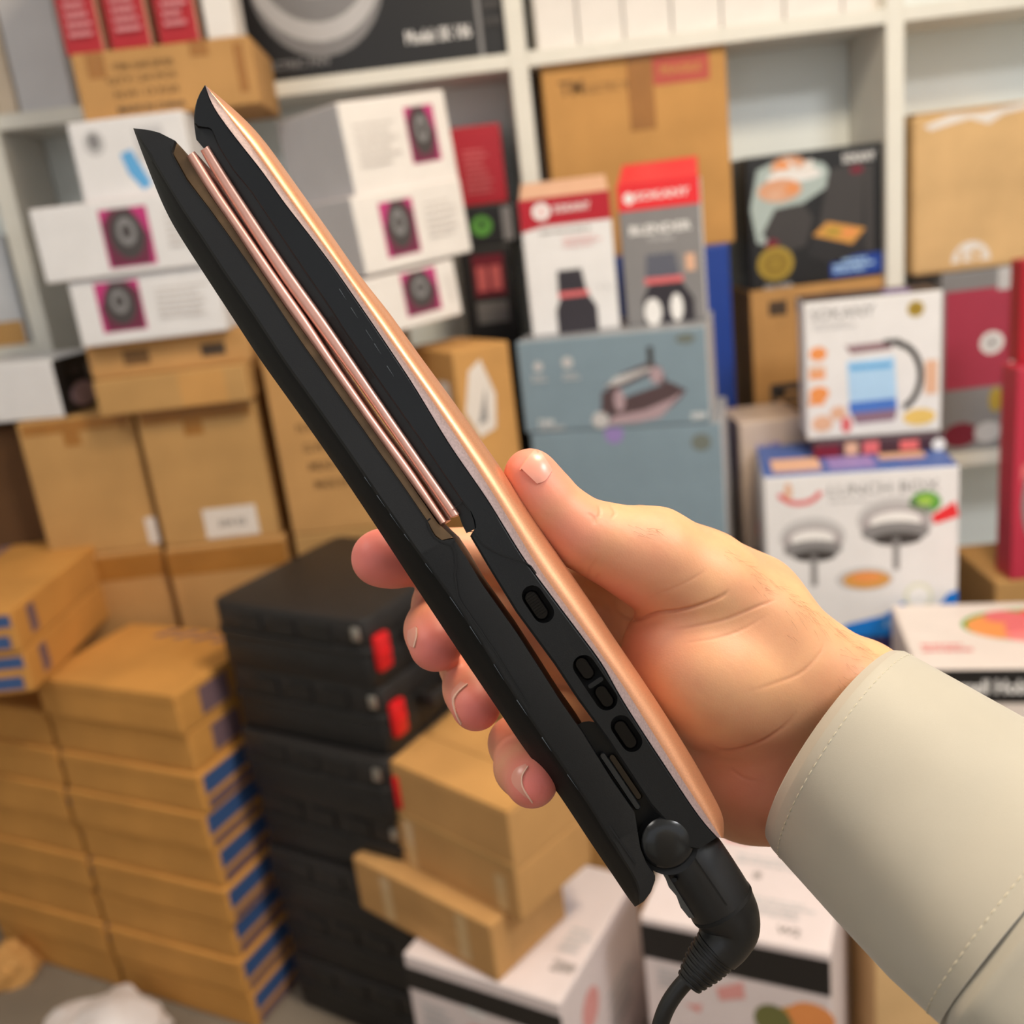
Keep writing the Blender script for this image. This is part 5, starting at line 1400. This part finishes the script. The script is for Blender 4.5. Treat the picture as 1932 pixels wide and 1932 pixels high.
# ================================================================ sleeve
CLOTH = mat('pale_grey_cloth', srgb(168, 161, 147), .62, var=.04, scale=30, bump=.05, bscale=4500, sheen=.3, spec=.3)
def ring(T, B, Nn, n=72, wob=0.0, seed=0):
    T, B, Nn = cs(*T), cs(*B), cs(*Nn); c = (T + B) / 2; e1 = (T - B) / 2; e2 = Nn - c
    out = []
    for i in range(n):
        a = 2 * math.pi * i / n
        # a little squarer than an ellipse, as a stiff cuff sits
        ca, sa = math.cos(a), math.sin(a)
        k_ = 1 + wob * math.sin(3 * a + seed) + wob * .6 * math.sin(7 * a + 2 * seed)
        out.append(CAM_M @ (c + (e1 * ca + e2 * sa) * k_))
    return out
def sleeve_part(name, stations, m, parent, thick=.0012, n=72):
    rings = [ring(*s_[:3], n=n, wob=s_[3], seed=s_[4]) for s_ in stations]
    # resample between stations
    full = []
    for a, b_ in zip(rings[:-1], rings[1:]):
        for k in range(8): full.append([p.lerp(q, k / 8) for p, q in zip(a, b_)])
    full.append(rings[-1])
    verts, faces = [], []
    R_ = len(full)
    cen = [sum(r, Vector()) / n for r in full]
    for r in full: verts += r
    for r, c in zip(full, cen): verts += [p + (c - p).normalized() * thick for p in r]
    o = R_ * n
    for i in range(R_ - 1):
        for j in range(n):
            a, b_ = i * n + j, i * n + (j + 1) % n
            faces.append((a, b_, b_ + n, a + n)); faces.append((o + a, o + a + n, o + b_ + n, o + b_))
    for j in range(n):
        b_ = (j + 1) % n
        faces.append((j, o + j, o + b_, b_))
        q = (R_ - 1) * n
        faces.append((q + j, q + b_, o + q + b_, o + q + j))
    ob = mesh_obj(name, verts, faces, m, parent, 50)
    return ob, full
ST = [((1697, 1232, .336), (1456, 1588, .334), (1530, 1384, .3035), .004, 0),
      ((1712, 1233, .334), (1466, 1606, .330), (1545, 1396, .2985), .004, 0),
      ((1820, 1293, .321), (1575, 1727, .310), (1662, 1500, .2840), .006, .4),
      ((1985, 1385, .304), (1690, 1845, .290), (1790, 1620, .2680), .008, .8),
      ((2160, 1482, .288), (1782, 1934, .272), (1935, 1715, .2520), .006, 1.2)]
cuff, rings_ = sleeve_part('shirt_sleeve', ST, CLOTH, person)
cuff['label'] = 'pale grey cuff with stitched edge'
ST2 = [((2140, 1478, .2890), (1775, 1926, .2740), (1925, 1702, .2555), .010, 2), ((2200, 1490, .286), (1800, 1965, .270), (1955, 1745, .2490), .03, 2), ((2330, 1560, .276), (1900, 2080, .258), (2080, 1850, .2400), .03, 2.5), ((2560, 1720, .262), (2080, 2260, .240), (2300, 2050, .2250), .03, 3)]
sl2, _ = sleeve_part('sleeve_upper', ST2, CLOTH, cuff)
sl2['label'] = 'gathered sleeve above the cuff'
def stitches(name, rr, parent, m, gap=.0028, ln=.0018):
    """dashes of thread along a ring of points"""
    vs, fs = [], []
    pts = rr + [rr[0]]; cum = [0]
    for a, b_ in zip(pts[:-1], pts[1:]): cum.append(cum[-1] + (b_ - a).length)
    c = sum(rr, Vector()) / len(rr)
    def at_(s):
        for i in range(len(cum) - 1):
            if cum[i + 1] >= s: return pts[i].lerp(pts[i + 1], (s - cum[i]) / max(1e-9, cum[i + 1] - cum[i]))
        return pts[-1]
    s = 0
    while s < cum[-1] - ln:
        a, b_ = at_(s), at_(s + ln); t = (b_ - a).normalized(); o_ = (a - c).normalized(); w = t.cross(o_).normalized() * .00016
        base = len(vs)
        for p, lf in ((a, .0), (a.lerp(b_, .5), .00025), (b_, .0)):
            vs += [p + w + o_ * (lf - .0001), p + o_ * (lf + .00018), p - w + o_ * (lf - .0001)]
        for k in (0, 3):
            fs += [(base + k, base + k + 1, base + k + 4, base + k + 3), (base + k + 1, base + k + 2, base + k + 5, base + k + 4)]
        s += gap
    o = mesh_obj(name, vs, fs, m, parent); o['kind'] = 'stuff'; return o
THREAD = mat('pale_thread', srgb(224, 214, 190), .6)
rr = [p.lerp(q, .60) for p, q in zip(rings_[8], rings_[9])] if False else rings_[9]
stitches('stitching', rr, cuff, THREAD)
stitches('stitching', rings_[-3], cuff, THREAD)

# the rest of the shirt: unseen, added close behind the camera to shade the hand from the shop front
def loft_rings(name, rings, m, parent):
    n = len(rings[0]); vs, fs = [], []
    for r in rings: vs += r
    for i in range(len(rings) - 1):
        for j in range(n):
            a, b_ = i * n + j, i * n + (j + 1) % n
            fs.append((a, b_, b_ + n, a + n))
    fs.append(tuple(range(n))); fs.append(tuple((len(rings) - 1) * n + j for j in range(n)))
    return mesh_obj(name, vs, fs, m, parent, 60)
def oval(cx, cy, z, rx, ry, n=32, p=2.4):
    out = []
    for i in range(n):
        a = 2 * math.pi * i / n; c_, s_ = math.cos(a), math.sin(a)
        out.append(Vector((cx + rx * math.copysign(abs(c_) ** (2 / p), c_), cy + ry * math.copysign(abs(s_) ** (2 / p), s_), z)))
    return out
tx, ty = .06, -.36
shirt = loft_rings('shirt', [oval(tx, ty, z, rx, ry) for z, rx, ry in ((.12, .24, .19), (.5, .235, .175), (.85, .215, .15), (1.02, .205, .14), (1.2, .225, .145), (1.34, .245, .14), (1.42, .225, .115), (1.47, .14, .085), (1.50, .075, .07))], CLOTH, person)
shirt['label'] = 'unseen pale grey shirt body added behind the camera to shade the hand'
e0 = sum((CAM_M @ cs(*p) for p in ((2560, 1720, .262), (2080, 2260, .240))), Vector()) / 2
arm_pts = spline([tuple(e0), (.30, -.02, 1.16), (.36, -.20, 1.17), (.31, -.33, 1.30), (.22, -.36, 1.38)], 30)
tube('shirt_arm', [Vector(p) for p in arm_pts], [.052 + .022 * math.sin(math.pi * i / 29 * .7) for i in range(30)], CLOTH, shirt, 28)
